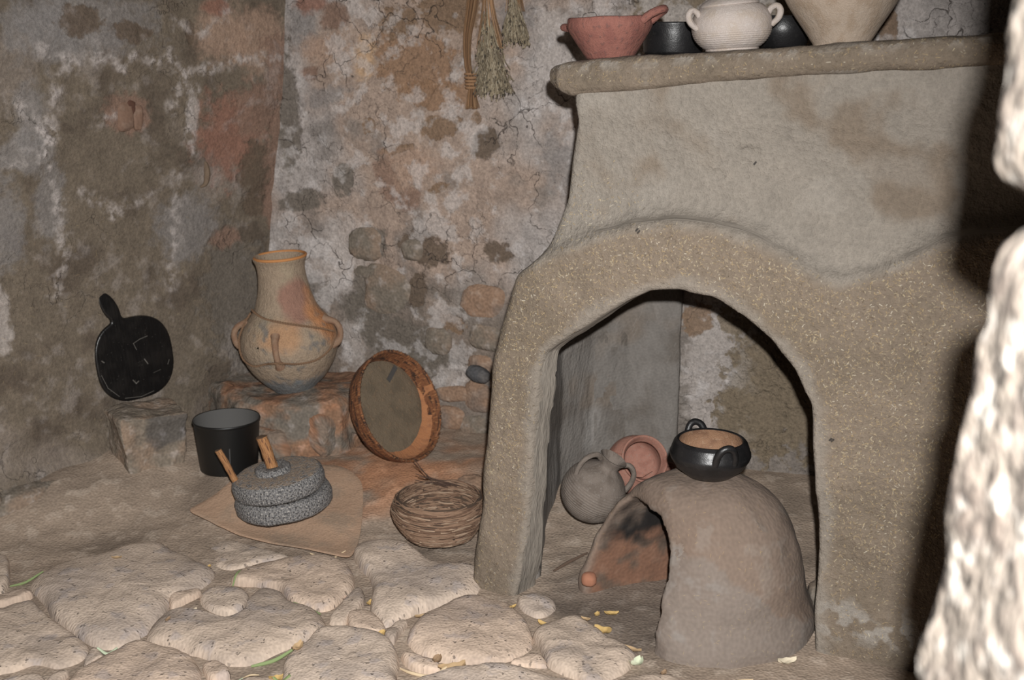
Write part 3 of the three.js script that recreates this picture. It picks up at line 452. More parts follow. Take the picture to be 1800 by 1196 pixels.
function hearthMaterial() {
  const W = 1.9, Hh = 1.7, s0 = -0.1, y0 = -0.1, P = new Paint(2048, 1832, W, Hh);
  const tan = lin([143, 128, 112], KH), tan2 = lin([131, 117, 101], KH), grey = lin([158, 149, 138], KH), pale = lin([168, 160, 150], KH), brown = lin([138, 124, 109], KH), white = lin([184, 178, 170], KH);
  const dens = (s, y) => {
    const arch = sstep(0.0, -0.05, y - crestAt(clamp(s, 0.05, 1.7)) + 0.03 * n2(s * 9, y * 9)), edge = Math.max(0, polyDist(s, y, MOUTH));
    const low = sstep(0.12, 0.36, y + 0.1 * n2(s * 7, y * 7 + 3)), bl = sstep(0.55, 0.25, s) * sstep(1.25, 1.08, y) * 0.5;
    return Math.max(arch * sstep(0.01, 0.05, edge + 0.02 * n2(s * 14, y * 14)) * mix(0.35, 1, low), bl * (1 - arch));
  };
  P.each((X, Y, i) => {
    const s = X + s0, y = Y + y0, f = fbm2(X * 3, Y * 3 + 7, 4), g = fbm2(X * 11, Y * 11, 4), q = fbm2(X * 5 + 50, Y * 5, 3);
    const arch = sstep(0.01, -0.04, y - crestAt(clamp(s, 0.05, 1.7)) + 0.02 * g);
    let c = mixc(grey, brown, sstep(0.05, 0.35, f + 0.25 * g)); c = mixc(c, pale, sstep(0.12, 0.4, q) * 0.45);
    c = mixc(c, mixc(tan, tan2, sstep(-0.1, 0.35, f)), arch);
    const rim = polyDist(s, y, MOUTH), m = sstep(0.05, 0.012, rim + 0.03 * g) * sstep(-0.1, 0.0, rim); c = mixc(c, pale, m * 0.55);
    const salt = sstep(0.16, 0.1, y + 0.08 * g) * sstep(0.9, 1.0, s) * sstep(0.1, 0.3, fbm2(X * 20, Y * 20, 3) + 0.18) * sstep(0.02, 0.07, y); c = mixc(c, white, salt * 0.6);
    P.set(i, c, 1 + 0.16 * g + 0.1 * n2(X * 60, Y * 60)); P.z[i] = 0.004 * g + 0.0012 * n2(X * 60, Y * 60) + 0.0005 * n2(X * 220, Y * 220);
  });
  const r = rng(77), straws = [[200, 176, 134], [216, 200, 166], [180, 154, 114], [240, 230, 208], [104, 88, 70]].map((c) => lin(c, KH));
  for (let q = 0; q < 34000; q++) {
    const s = r() * 1.5 - 0.05, y = r() * 1.35, a = r() * Math.PI, l = 0.002 + 0.009 * r() * r(), t = r(), d = dens(s, y);
    if (r() > d) continue;
    P.stroke(s - s0, y - y0, s - s0 + Math.cos(a) * l, y - y0 + Math.sin(a) * l, 0.0007 + 0.0011 * r(), straws[t < 0.34 ? 0 : t < 0.58 ? 1 : t < 0.78 ? 2 : t < 0.86 ? 3 : 4], 0.45 + 0.5 * r(), 0.0006);
  }
  const coal = lin([40, 38, 40], KH); for (const [s, y] of [[0.43, 1.067], [0.435, 1.062], [0.945, 0.57], [0.95, 0.568], [0.71, 1.24]]) P.stroke(s - s0, y - y0, s - s0 + 0.004, y - y0 + 0.005, 0.005, coal, 0.85);
  // a few dents and short cracks
  for (const [s, y] of [[0.62, 1.21], [0.7, 1.27], [0.48, 1.3], [0.83, 1.2]]) P.each((X, Y, i) => { const d = Math.hypot((X + s0 - s) / 0.03, (Y + y0 - y) / 0.02) + 0.3 * fbm2(X * 30, Y * 30, 2), m = sstep(1, 0.3, d); P.z[i] -= 0.004 * m; }, s - s0 - 0.05, s - s0 + 0.05, y - y0 - 0.05, y - y0 + 0.05);
  grain(P, 130, 340, 0.2);
  return P.material();
}
function smearMaterial() {                    // grey plaster wiped on by hand inside the niche
  const P = new Paint(1024, 1024, 1, 1), a = lin([116, 111, 106], 1.12), b = lin([98, 91, 84], 1.12), c = lin([146, 142, 138], 1.12), d = lin([116, 103, 90], 1.12);
  P.each((x, y, i) => { const f = fbm2(x * 8, y * 2, 4, 8), g = fbm2(x * 4, y * 4 + 4, 4, 4), h = fbm2(x * 64 + y * 16, y * 16, 3, 64); let k = mixc(a, b, sstep(-0.1, 0.35, g)); k = mixc(k, c, sstep(0.1, 0.4, f) * 0.6); k = mixc(k, d, sstep(0.15, 0.4, fbm2(x * 4 + 9, y * 4, 3, 4)) * 0.5); P.set(i, k, 1 + 0.18 * h + 0.1 * n2(x * 128, y * 128, 128)); P.z[i] = 0.004 * f + 0.002 * h + 0.0008 * n2(x * 128, y * 128, 128); });
  const r = rng(3); for (let q = 0; q < 260; q++) { const x = r(), y = r(), l = 0.01 + r() * 0.03; P.stroke(x, y, x + l * 0.4, y + l, 0.0012, c, 0.4, 0.0006); }
  return P.material();
}
M.hearth = hearthMaterial(); M.smear = smearMaterial();
{
  const t = thing('hearth', 'large adobe hearth of straw-flecked clay with a pointed arch mouth and mantel', 'hearth', [HO[0], 0, HO[1]], rad(-22));
  const field = (s, y, z) => {
    const w = -z, ro = polyDist(s, y, OUTER), splay = sstep(0.5, 0.2, s), rm = polyDist(s - 0.4 * Math.max(w, 0) * splay + 0.014 * splay, y, MOUTH);
    if (Math.abs(w - 0.08) > 0.4) return Math.abs(w - 0.08) - 0.2;
    const n = fbm3(s * 5, y * 5, w * 5, 3), n1 = fbm3(s * 19 + 4, y * 19, w * 19, 2);
    const swell = 0.02 * sstep(0.25, 0.0, y);
    const thick = 0.08 + 0.055 * sstep(0.25, 0.55, s);
    const facade = smax(slab(ro - swell, Math.max(-w - swell, w - thick), 0.03), -rm + 0.006 * n1, 0.014);
    const bfront = 0.075 - 0.03 * sstep(1.15, 1.0, y) - 0.04 * sstep(1.2, 1.42, y) + 0.012 * n;
    const breast = Math.max(slab(polyDist(s, y, BREAST), Math.max(bfront - w, w - 0.2), 0.02), -(rm - 0.03));
    return smin(facade, breast, 0.05) - 0.014 * n - 0.004 * n1;
  };
  const uv = (p, m) => { const f = Math.abs(m[2]) > 0.5 * Math.hypot(m[0], m[1]); return f ? [(p[0] + 0.1) / 1.9, (p[1] + 0.1) / 1.7] : [(1.3 + (-p[2] * 0.9) % 0.3) / 1.9, (1.3 + p[1] * 0.22) / 1.7]; };
  const g = nets(field, [-0.12, -0.08, -0.28], [1.72, 1.5, 0.09], 0.0105, uv);
  const [front, breast] = splitBy(g, [(c) => c.y < crestAt(clamp(c.x, 0.05, 1.7)) + 0.015, () => true]);
  part('arch_front', front, M.hearth, t, 'straw-flecked clay arch');
  part('chimney_breast', breast, M.hearth, t, 'smooth grey clay breast above the arch');
  // cheeks of the niche, from the arch to the back wall
  const cheek = (plan, y1, name, y0 = -0.06) => {
    const pl = plan.map(([x, z]) => toHearth(x, z)), lo = [9, 9], hi = [-9, -9]; for (const q of pl) for (const a of [0, 1]) { lo[a] = Math.min(lo[a], q[a]); hi[a] = Math.max(hi[a], q[a]); }
    const f = (s, y, z) => slab(polyDist(s, -z, pl), Math.max(y - y1, y0 - y), 0.02) - 0.012 * fbm3(s * 6, y * 6, z * 6, 3);
    part(name, nets(f, [lo[0] - 0.05, y0 - 0.04, -hi[1] - 0.05], [hi[0] + 0.05, y1 + 0.05, -lo[1] + 0.05], 0.018, boxUV(1)), M.smear, t);
  };
  cheek([[0.085, -3.09], [0.098, -3.3], [0.115, -3.5], [0.17, -3.74], [0.28, -3.86], [0.42, -3.92], [0.60, -3.9], [0.6, -4.05], [0.02, -4.2], [0.0, -3.5], [0.0, -3.12]], 0.72, 'cheek_wall');
  cheek([fromHearth(0.98, 0.1), fromHearth(1.72, 0.1), fromHearth(1.72, 1.08), fromHearth(1.2, 1.08), fromHearth(1.08, 0.9), fromHearth(1.02, 0.6)], 1.44, 'cheek_wall');
  cheek([fromHearth(0.26, 0.16), fromHearth(0.32, 0.16), fromHearth(0.36, 1.06), fromHearth(0.29, 1.06)], 1.42, 'cheek_wall', 0.95);
  // mantel shelf
  const top = (s) => 1.468 + 0.0707 * (s - 0.168) + 0.004 * n2(s * 7, 0.5), MP = [[0.142, 1.46], [0.155, 1.475], [0.25, 1.49], [1.75, 1.60], [1.75, 1.535], [1.136, 1.474], [0.678, 1.443], [0.29, 1.408], [0.235, 1.400], [0.16, 1.425]].map(([s, y]) => [s, s > 1.7 ? (y > 1.55 ? top(1.75) : 1.515) : y]);
  const plan = [[0.165, 0.06], [0.2, 0.025], [0.3, 0.015], [1.75, 0.0], [1.75, 1.05], [0.33, 1.05], [0.24, 0.6], [0.16, 0.2]];
  const mf = (s, y, z) => { const n = fbm3(s * 9, y * 9, z * 9, 3); return slab(polyDist(s, y, MP), polyDist(s, -z, plan), 0.028) - 0.01 * n - 0.003 * fbm3(s * 40, y * 40, z * 40, 2); };
  part('mantel_shelf', nets(mf, [0.08, 1.35, -1.1], [1.72, 1.66, 0.06], 0.0105, (p, m) => Math.abs(m[1]) > Math.abs(m[2]) && Math.abs(m[1]) > Math.abs(m[0]) ? [(p[0] + 0.1) / 1.9, (0.5 - p[2] * 0.5) / 1.7] : [(1.08 + 0.44 * Math.abs(((p[0] / 0.44) % 2 + 2) % 2 - 1)) / 1.9, (0.06 + p[1] - 1.38 - 0.07 * (p[0] - 0.2)) / 1.7]), M.hearth, t, 'thick clay mantel shelf');
}
const shelfY = (s) => 1.468 + 0.0707 * (s - 0.168);

// ---------------------------------------------------------------- the small domed oven in its mouth
function ovenMaterial() {
  const P = new Paint(1024, 1024, 1.2, 1.2), a = lin([148, 129, 115], 0.66), b = lin([138, 118, 104], 0.66), c = lin([158, 147, 137], 0.66);
  P.each((x, y, i) => { const u = x / 1.2, v = y / 1.2, f = fbm2(u * 4, v * 4, 4, 4), g = fbm2(u * 16, v * 16, 4, 16); let k = mixc(a, b, sstep(-0.1, 0.35, f)); k = mixc(k, c, sstep(0.1, 0.4, g) * 0.4); P.set(i, k, 1 + 0.12 * g + 0.1 * n2(u * 128, v * 128, 128)); P.z[i] = 0.002 * f + 0.0014 * g + 0.0005 * n2(u * 128, v * 128, 128); });
  const r = rng(15), st = lin([196, 168, 126], 0.66); for (let q = 0; q < 1500; q++) { const x = r() * 1.2, y = r() * 1.2, an = r() * 7, l = 0.002 + 0.006 * r(); P.stroke(x, y, x + l * Math.cos(an), y + l * Math.sin(an), 0.0011, st, 0.6, 0.0005); }
  return P.material({ vertexColors: true });
}
M.oven = ovenMaterial();
{
  const t = thing('dome_oven', 'low domed clay oven with a sooty side mouth inside the hearth arch', 'oven', [0.535, 0, -2.90]);
  const A = [-0.905, 0.425];                   // the way its mouth looks
  const plan = (x, z) => { const u = x * A[0] + z * A[1], v = -x * A[1] + z * A[0]; return [u, v]; };
  const shell = (x, y, z, g) => { const [u, v] = plan(x, z), R = 0.275 - g, H = 0.41 - g, uu = u > 0 ? mix(u * 0.96, Math.max(0, u - 0.08) * 0.5, sstep(-0.14, 0.1, v)) : u, hgt = H - Math.max(0, u) * 0.16; const q = Math.hypot(uu / R, v / R), e = Math.pow(Math.pow(q, 2.4) + Math.pow(Math.max(y, 0) / hgt, 2.4), 1 / 2.4); return (e - 1) * R; };
  const mouth = (u, v, y) => (Math.pow(Math.pow(Math.abs(v - 0.05) / 0.178, 2.8) + Math.pow(Math.max(y, 0) / 0.318, 2.8), 1 / 2.8) - 1) * 0.17;
  const body = (x, y, z) => {
    const [u, v] = plan(x, z), n = fbm3(x * 6, y * 6, z * 6, 3), n1 = fbm3(x * 22, y * 22 + 5, z * 22, 2);
    let d = smin(shell(x, y, z, 0), shell(x, y, z, -0.03) + sstep(0.0, 0.14, y + 0.05 * n) * 0.05, 0.02);
    d = smax(d, u - 0.25 + 0.3 * Math.max(0, y - 0.06) - 0.015 * n, 0.03);
    d = smax(d, -smax(shell(x, y, z, 0.05), u - 0.195 + 0.3 * Math.max(0, y - 0.06), 0.03), 0.015);
    d = smax(d, -Math.max(mouth(u, v, y) - 0.008 * n1, 0.08 - u), 0.014);
    return Math.max(d, -0.04 - y) - 0.012 * n - 0.003 * n1;
  };
  const g = nets(body, [-0.42, -0.06, -0.42], [0.42, 0.46, 0.45], 0.0095, boxUV(1.2));
  colourBy(g, (x, y, z, nx, ny, nz) => {
    const [u, v] = plan(x, z), e = shell(x, y, z, 0), n = fbm3(x * 14, y * 14, z * 14, 3), out = nx * x + nz * z + ny * y * 0.5;
    let c = [1, 1, 1];
    // grey repair plaster low on the front, its torn edge running down to the right
    const repair = sstep(0.0, 0.012, 0.255 - y - 0.75 * Math.max(0, x + 0.03) + 0.07 * n) * (z > 0.05 && out > 0 ? 1 : 0);
    c = mixc(c, [1.0, 1.1, 1.19], repair);
    const lim = 0.25 - 0.3 * Math.max(0, y - 0.06), lip = sstep(0.012, -0.012, mouth(u, v, y) + 0.014 * n) * (u > 0.05 ? 1 : 0) * sstep(0.0, 0.03, lim - u + 0.02 * n + 0.012), inner = Math.max(sstep(-0.024, -0.036, e + 0.01 * n) * sstep(0.0, 0.025, lim - u + 0.02 * n), lip);
    if (inner > 0) {                            // burnt clay and soot inside
      const soot = sstep(0.125, 0.19, y + 0.1 * n);
      const brick = mixc([0.95, 0.66, 0.53], [0.6, 0.54, 0.5], sstep(0.1, 0.35, n + 0.1));
      c = mixc(c, mixc(brick, [0.045, 0.045, 0.05], soot), inner);
    }
    return c;
  });
  part('dome', g, M.oven, t);
  const brick = part('brick', boulder(0.022, 0.02, 0.022, 9, 18, 0.2, 0.8), std([0.34, 0.15, 0.09], 0.95), t, 'orange fired clay lump at the lip'); brick.position.set(-0.315, 0.05, -0.09);
}

// ---------------------------------------------------------------- the stone doorway at the photographer's right hand
{
  const P = new Paint(1024, 1024, 0.5, 0.5), a = lin([150, 138, 126]), b = lin([116, 104, 95]), c = lin([196, 188, 178]);
  P.each((x, y, i) => { const u = x * 2, v = y * 2, f = fbm2(u * 8, v * 8, 4, 8), g = fbm2(u * 32, v * 32, 3, 32); let k = mixc(a, b, sstep(0.0, 0.35, f + 0.5 * g)); k = mixc(k, c, sstep(0.05, 0.4, fbm2(u * 16 + 7, v * 16, 3, 16) - 0.3 * f)); P.set(i, k, 0.62); P.z[i] = 0.006 * f + 0.004 * g; });
  M.jamb = P.material();
  const edge = (y) => y > 1.4 ? 0.372 + 0.03 * (y - 1.4) + 0.02 * sstep(1.43, 1.385, y) : 0.353 + 0.084 * (y - 1.02) + 0.012 * sstep(1.33, 1.375, y);
  const stones = [[-0.05, 0.34], [0.35, 0.66], [0.67, 0.96], [0.97, 1.372], [1.39, 1.78], [1.79, 2.1]];
  stones.forEach(([y0, y1], k) => {
    const f = (x, y, z) => {
      const n = fbm3(x * 9 + k * 5, y * 9, z * 9, 3), n1 = fbm3(x * 34, y * 34, z * 34 + k, 3);
      const dx = Math.max(edge(y) - x, x - 0.58), dy = Math.max(y0 - y, y - y1), dz = Math.max(-0.905 - z, z + 0.4), r = 0.022;
      const q = [dx + r, dy + r, dz + r]; return Math.min(Math.max(...q), 0) + Math.hypot(Math.max(q[0], 0), Math.max(q[1], 0), Math.max(q[2], 0)) - r - 0.016 * n - 0.007 * n1;
    };
    part('jamb_stone_' + String(k + 1).padStart(3, '0'), nets(f, [0.24, y0 - 0.04, -0.96], [0.62, y1 + 0.04, -0.36], 0.0115, boxUV(0.5)), M.jamb, wallFront);
  });
}

// ---------------------------------------------------------------- materials of the things
function mottled(size, f) { const P = new Paint(512, 512, size, size); P.each((x, y, i) => f(P, x / size, y / size, i)); return P; }
function clay(A, B, C, extra = {}, rough = 0.0012, gain = 1) {
  const a = lin(A, gain), b = lin(B, gain), c = lin(C, gain);
  return mottled(0.3, (P, u, v, i) => { const f = fbm2(u * 4, v * 4, 4, 4), g = fbm2(u * 16, v * 16, 4, 16), h = n2(u * 64, v * 64, 64); let k = mixc(a, b, sstep(-0.15, 0.3, f)); k = mixc(k, c, sstep(0.15, 0.4, g) * 0.6); P.set(i, k, 1 + 0.1 * h); P.z[i] = rough * (f + 0.6 * g + 0.3 * h); }).material({ roughness: 0.85, ...extra });
}
M.redClay = clay([152, 100, 88], [140, 90, 80], [112, 82, 76], {}, 0.0012, 0.78);
M.whiteClay = clay([196, 184, 176], [190, 176, 164], [203, 194, 188], {}, 0.0008, 0.8);
M.tanClay = clay([184, 166, 148], [172, 152, 132], [190, 174, 158], {}, 0.0008, 0.8);
M.blackClay = clay([30, 29, 30], [22, 22, 23], [38, 37, 37], { roughness: 0.38 }, 0.00025);
M.greyClay = clay([126, 115, 106], [110, 99, 90], [138, 129, 121], {}, 0.0008, 0.9);
M.pinkClay = clay([172, 124, 108], [158, 110, 95], [168, 138, 124], {}, 0.0008, 0.85);
M.soil = clay([172, 118, 80], [150, 102, 72], [176, 128, 92], { roughness: 0.98 });
M.jar = mottled(0.4, (P, u, v, i) => { const f = fbm2(u * 8, v * 8, 4, 8), g = fbm2(u * 32, v * 32, 3, 32), h = n2(u * 128, v * 128, 128); const k = 0.86 + 0.16 * f + 0.22 * g; P.set(i, [k, k, k * 0.99], 1 + 0.12 * h); P.z[i] = 0.0022 * f + 0.0014 * g; }).material({ vertexColors: true, roughness: 0.9 });
{ // vesicular grey lava of the quern
  const a = lin([128, 126, 125]), b = lin([88, 87, 88]), c = lin([184, 179, 172]), d = lin([160, 142, 124]);
  const make = (dust) => mottled(0.2, (P, u, v, i) => { const h = n2(u * 32, v * 32, 32) + 0.5 * n2(u * 64, v * 64 + 3, 64), e = n2(u * 32 + 5.3, v * 32 + 9.1, 32) + 0.4 * n2(u * 128, v * 128, 128), f = fbm2(u * 8, v * 8, 3, 8); let k = mixc(a, b, sstep(-0.1, 0.4, h)); k = mixc(k, c, sstep(0.35, 0.6, e) * 0.8); k = mixc(k, [0.03, 0.03, 0.03], sstep(0.4, 0.65, h * 0.7 + e * 0.5)); k = mixc(k, d, dust * sstep(-0.35, 0.1, f + 0.2 * h)); P.set(i, k); P.z[i] = 0.0016 * h + 0.001 * e; }).material({ roughness: 0.95 });
  M.lava = make(0); M.lavaDusty = make(0.85);
}
{ // bark-stripped sticks
  const a = lin([164, 116, 74]), b = lin([96, 60, 40]), c = lin([190, 150, 106]);
  M.stick = mottled(0.1, (P, u, v, i) => { const f = fbm2(u * 4, v * 16, 4, 4), g = fbm2(u * 8, v * 64, 3, 8); let k = mixc(a, b, sstep(0, 0.3, f)); k = mixc(k, c, sstep(0.1, 0.35, g) * 0.7); P.set(i, k); P.z[i] = 0.001 * f + 0.0008 * g; }).material({ roughness: 0.8 });
  const d = lin([120, 76, 48]), e = lin([60, 40, 30]), h = lin([156, 108, 70]);
  M.hoop = mottled(0.2, (P, u, v, i) => { const f = fbm2(u * 4, v * 16, 4, 4), g = fbm2(u * 32, v * 8, 3, 32); let k = mixc(d, e, sstep(0, 0.3, f)); k = mixc(k, h, sstep(0.1, 0.4, g)); P.set(i, k); P.z[i] = 0.0016 * g + 0.0012 * f; }).material({ roughness: 0.85 });
}
M.black = std([0.007, 0.0068, 0.0065], 0.45);
M.rope = std([0.2, 0.12, 0.07], 0.95);

function restOn(name, x, z) { scene.updateMatrixWorld(true); const r = new THREE.Raycaster(V3(x, 2.4, z), V3(0, -1, 0)); return r.intersectObject(scene.getObjectByName(name), true)[0].point.y; }   // height of whatever carries a thing there

// ---------------------------------------------------------------- bench, block and what stands on them
M.bench = M.rubble.clone(); M.bench.vertexColors = true;
const dustTone = [1.5, 0.92, 0.62];
{
  const t = thing('masonry_bench', 'low plastered rubble bench in the corner dusted with orange earth', 'bench', [-0.82, 0, -4.1]);
  const plan = [[-0.36, -0.1], [-0.2, 0.13], [0.02, 0.21], [0.2, 0.17], [0.27, 0.02], [0.3, -0.3], [-0.1, -0.42]];
  const f = (x, y, z) => { const n = fbm3(x * 5 + 2, y * 5, z * 5, 3), n1 = fbm3(x * 17, y * 17, z * 17, 3); return slab(polyDist(x, z, plan) + 0.06 * (y - 0.2), Math.max(y - 0.292 - 0.015 * n, -0.05 - y), 0.035) - 0.03 * n - 0.012 * n1; };
  const tone = (g, ox, oy, oz) => colourBy(g, (x, y, z, nx, ny) => { const n = fbm3((x + ox) * 9, (y + oy) * 9, (z + oz) * 9, 4); const m = sstep(0.0, 0.25, n + 0.12 * ny + 0.22 * sstep(-0.15, 0.2, x + ox) - 0.06); return mixc([0.95, 0.97, 1], dustTone, m * 0.75); });
  part('body', tone(nets(f, [-0.5, -0.08, -0.5], [0.4, 0.36, 0.32], 0.0125, boxUV(0.6)), 0, 0, 0), M.bench, t);
  for (const [x, y, z, rx, ry, rz, sd] of [[0.13, 0.17, 0.14, 0.075, 0.085, 0.07, 4], [0.24, 0.2, 0.05, 0.06, 0.06, 0.07, 12], [-0.06, 0.12, 0.17, 0.09, 0.08, 0.06, 31], [0.33, 0.08, -0.02, 0.09, 0.07, 0.09, 8], [0.42, 0.09, -0.16, 0.1, 0.08, 0.1, 15]]) { const o = part('stone', tone(boulder(rx, ry, rz, sd, 26, 0.35, 0.7), x, y, z), M.bench, t); o.position.set(x, y, z); o.rotation.y = sd; }
}
M.block = M.rubble.clone(); M.block.vertexColors = true; M.block.color.setRGB(1.12, 1.1, 1.08);
{
  const f = (x, y, z) => { const tp = 0.72 + 0.28 * clamp(y / 0.29), n = fbm3(x * 7 + 5, y * 7, z * 7, 3), n1 = fbm3(x * 26, y * 26, z * 26, 3); const q = [Math.abs(x) / tp - 0.125, Math.max(y - 0.285 + 0.06 * x, -0.04 - y), Math.abs(z) / tp - 0.105].map((v) => v + 0.014); return Math.min(Math.max(...q), 0) + Math.hypot(...q.map((v) => Math.max(v, 0))) - 0.014 - 0.028 * n - 0.007 * n1; };
  const g = nets(f, [-0.19, -0.06, -0.17], [0.19, 0.34, 0.17], 0.009, boxUV(0.6));
  colourBy(g, (x, y, z, nx, ny, nz) => { const n = fbm3(x * 12, y * 12, z * 12, 3), m = (nz > 0.5 ? 1 : 0) * sstep(-0.02, 0.0, x + 0.03 + 0.04 * n - (0.28 - y) * 0.25) * sstep(0.16, 0.18, y + 0.03 * n - (x) * 0.35 + 0.02); return mixc([1, 1, 1], [0.5, 0.54, 0.62], m * 0.9); });
  const o = single('stone_block', g, M.block, 'rough wedge-shaped stone block with a blue-grey face under the black paddle', 'stone'); o.position.set(-1.292, 0.01, -3.83); o.rotation.y = rad(37);
}
{ // black wooden paddle
  const P = new Paint(512, 512, 0.5, 0.5), a = lin([17, 16, 16]), b = lin([27, 25, 24]), c = lin([130, 126, 120]);
  P.each((x, y, i) => { const f = fbm2(x * 16, y * 16, 4), g = fbm2(x * 120, y * 20, 3); P.set(i, mixc(a, b, sstep(-0.2, 0.4, f + 0.4 * g))); P.z[i] = 0.0006 * f + 0.0004 * g; });
  const mark = (pts, w, m) => { for (let q = 0; q + 3 < pts.length; q += 2) P.stroke(pts[q] + 0.25, pts[q + 1] + 0.02, pts[q + 2] + 0.25, pts[q + 3] + 0.02, w, c, m); };
  mark([0.012, 0.18, 0.004, 0.205, 0.03, 0.215, 0.06, 0.22], 0.002, 0.6); mark([0.035, 0.14, 0.045, 0.12], 0.003, 0.7); mark([0.06, 0.082, 0.09, 0.087], 0.0015, 0.4); mark([-0.02, 0.075, -0.01, 0.06, 0.0, 0.066], 0.004, 0.45); mark([-0.12, 0.17, -0.113, 0.163], 0.004, 0.5); mark([-0.125, 0.25, -0.118, 0.257], 0.003, 0.5); mark([-0.13, 0.12, -0.115, 0.07, -0.08, 0.03], 0.0018, 0.6); mark([-0.06, 0.018, 0, 0.008, 0.05, 0.016], 0.002, 0.5); mark([0.12, 0.1, 0.128, 0.115], 0.003, 0.4);
  const r = rng(8); for (let q = 0; q < 60; q++) { const x = (r() - 0.5) * 0.28, y = r() * 0.3; mark([x, y, x + 0.003 * r(), y + 0.003 * r()], 0.0012, 0.25); }
  M.paddle = P.material({ roughness: 0.34 });
  const f = (x, y, z) => { const sx = (x - 0.004) / 0.146, sy = (y - 0.15) / 0.15, body = (Math.pow(Math.pow(Math.abs(sx), 2.6) + Math.pow(Math.abs(sy), 2.6), 1 / 2.6) - 1) * 0.145; const ux = x + 0.032, uy = y - 0.29, t = clamp((ux * -0.05 + uy * 0.115) / 0.015725), hx = ux + 0.05 * t, hy = uy - 0.115 * t, hd = Math.hypot(hx, hy) - (0.013 + 0.016 * Math.sin(Math.PI * clamp(t * 0.95))) ; return slab(smin(body, hd, 0.02), Math.abs(z) - 0.011, 0.006) ; };
  const g = nets(f, [-0.18, -0.03, -0.02], [0.18, 0.46, 0.02], 0.005, (p) => [(p[0] + 0.25) / 0.5, (p[1] + 0.02) / 0.5]);
  const o = single('wooden_paddle', g, M.paddle, 'flat black wooden paddle with a short handle leaning on the wall', 'paddle'); o.position.set(...onLeft(1.415, 0.305, 0.03)); o.position.y = 0.302; o.rotation.set(-0.06, rad(44), 0.06, 'YXZ');
}
{ // black metal pail
  const t = thing('metal_bucket', 'black sooty metal bucket with a seam standing beside the stone block', 'bucket', [-1.003, floorH(-1.003, -3.81) - 0.003, -3.81]);
  part('shell', wobble(lathe([[0, 0.004], [0.098, 0.0], [0.1, 0.004], [0.114, 0.172], [0.1165, 0.174], [0.1175, 0.179], [0.116, 0.184], [0.1135, 0.182]], 64), 0.004, 9), M.black, t);
  part('lining', lathe([[0.1135, 0.182], [0.112, 0.17], [0.098, 0.012], [0, 0.01]], 64), std([0.1, 0.097, 0.093], 0.9), t, 'ash-grey inside');
  const seam = part('seam', new THREE.BoxGeometry(0.004, 0.165, 0.003), std([0.03, 0.028, 0.026], 0.5), t); seam.position.set(0.031, 0.087, 0.1035); seam.rotation.set(-0.08, 0.29, 0);
}
function ring(R, r, y, name, mat, parent) { const o = part(name, new THREE.TorusGeometry(R, r, 8, 64).rotateX(Math.PI / 2), mat, parent); o.position.y = y; return o; }

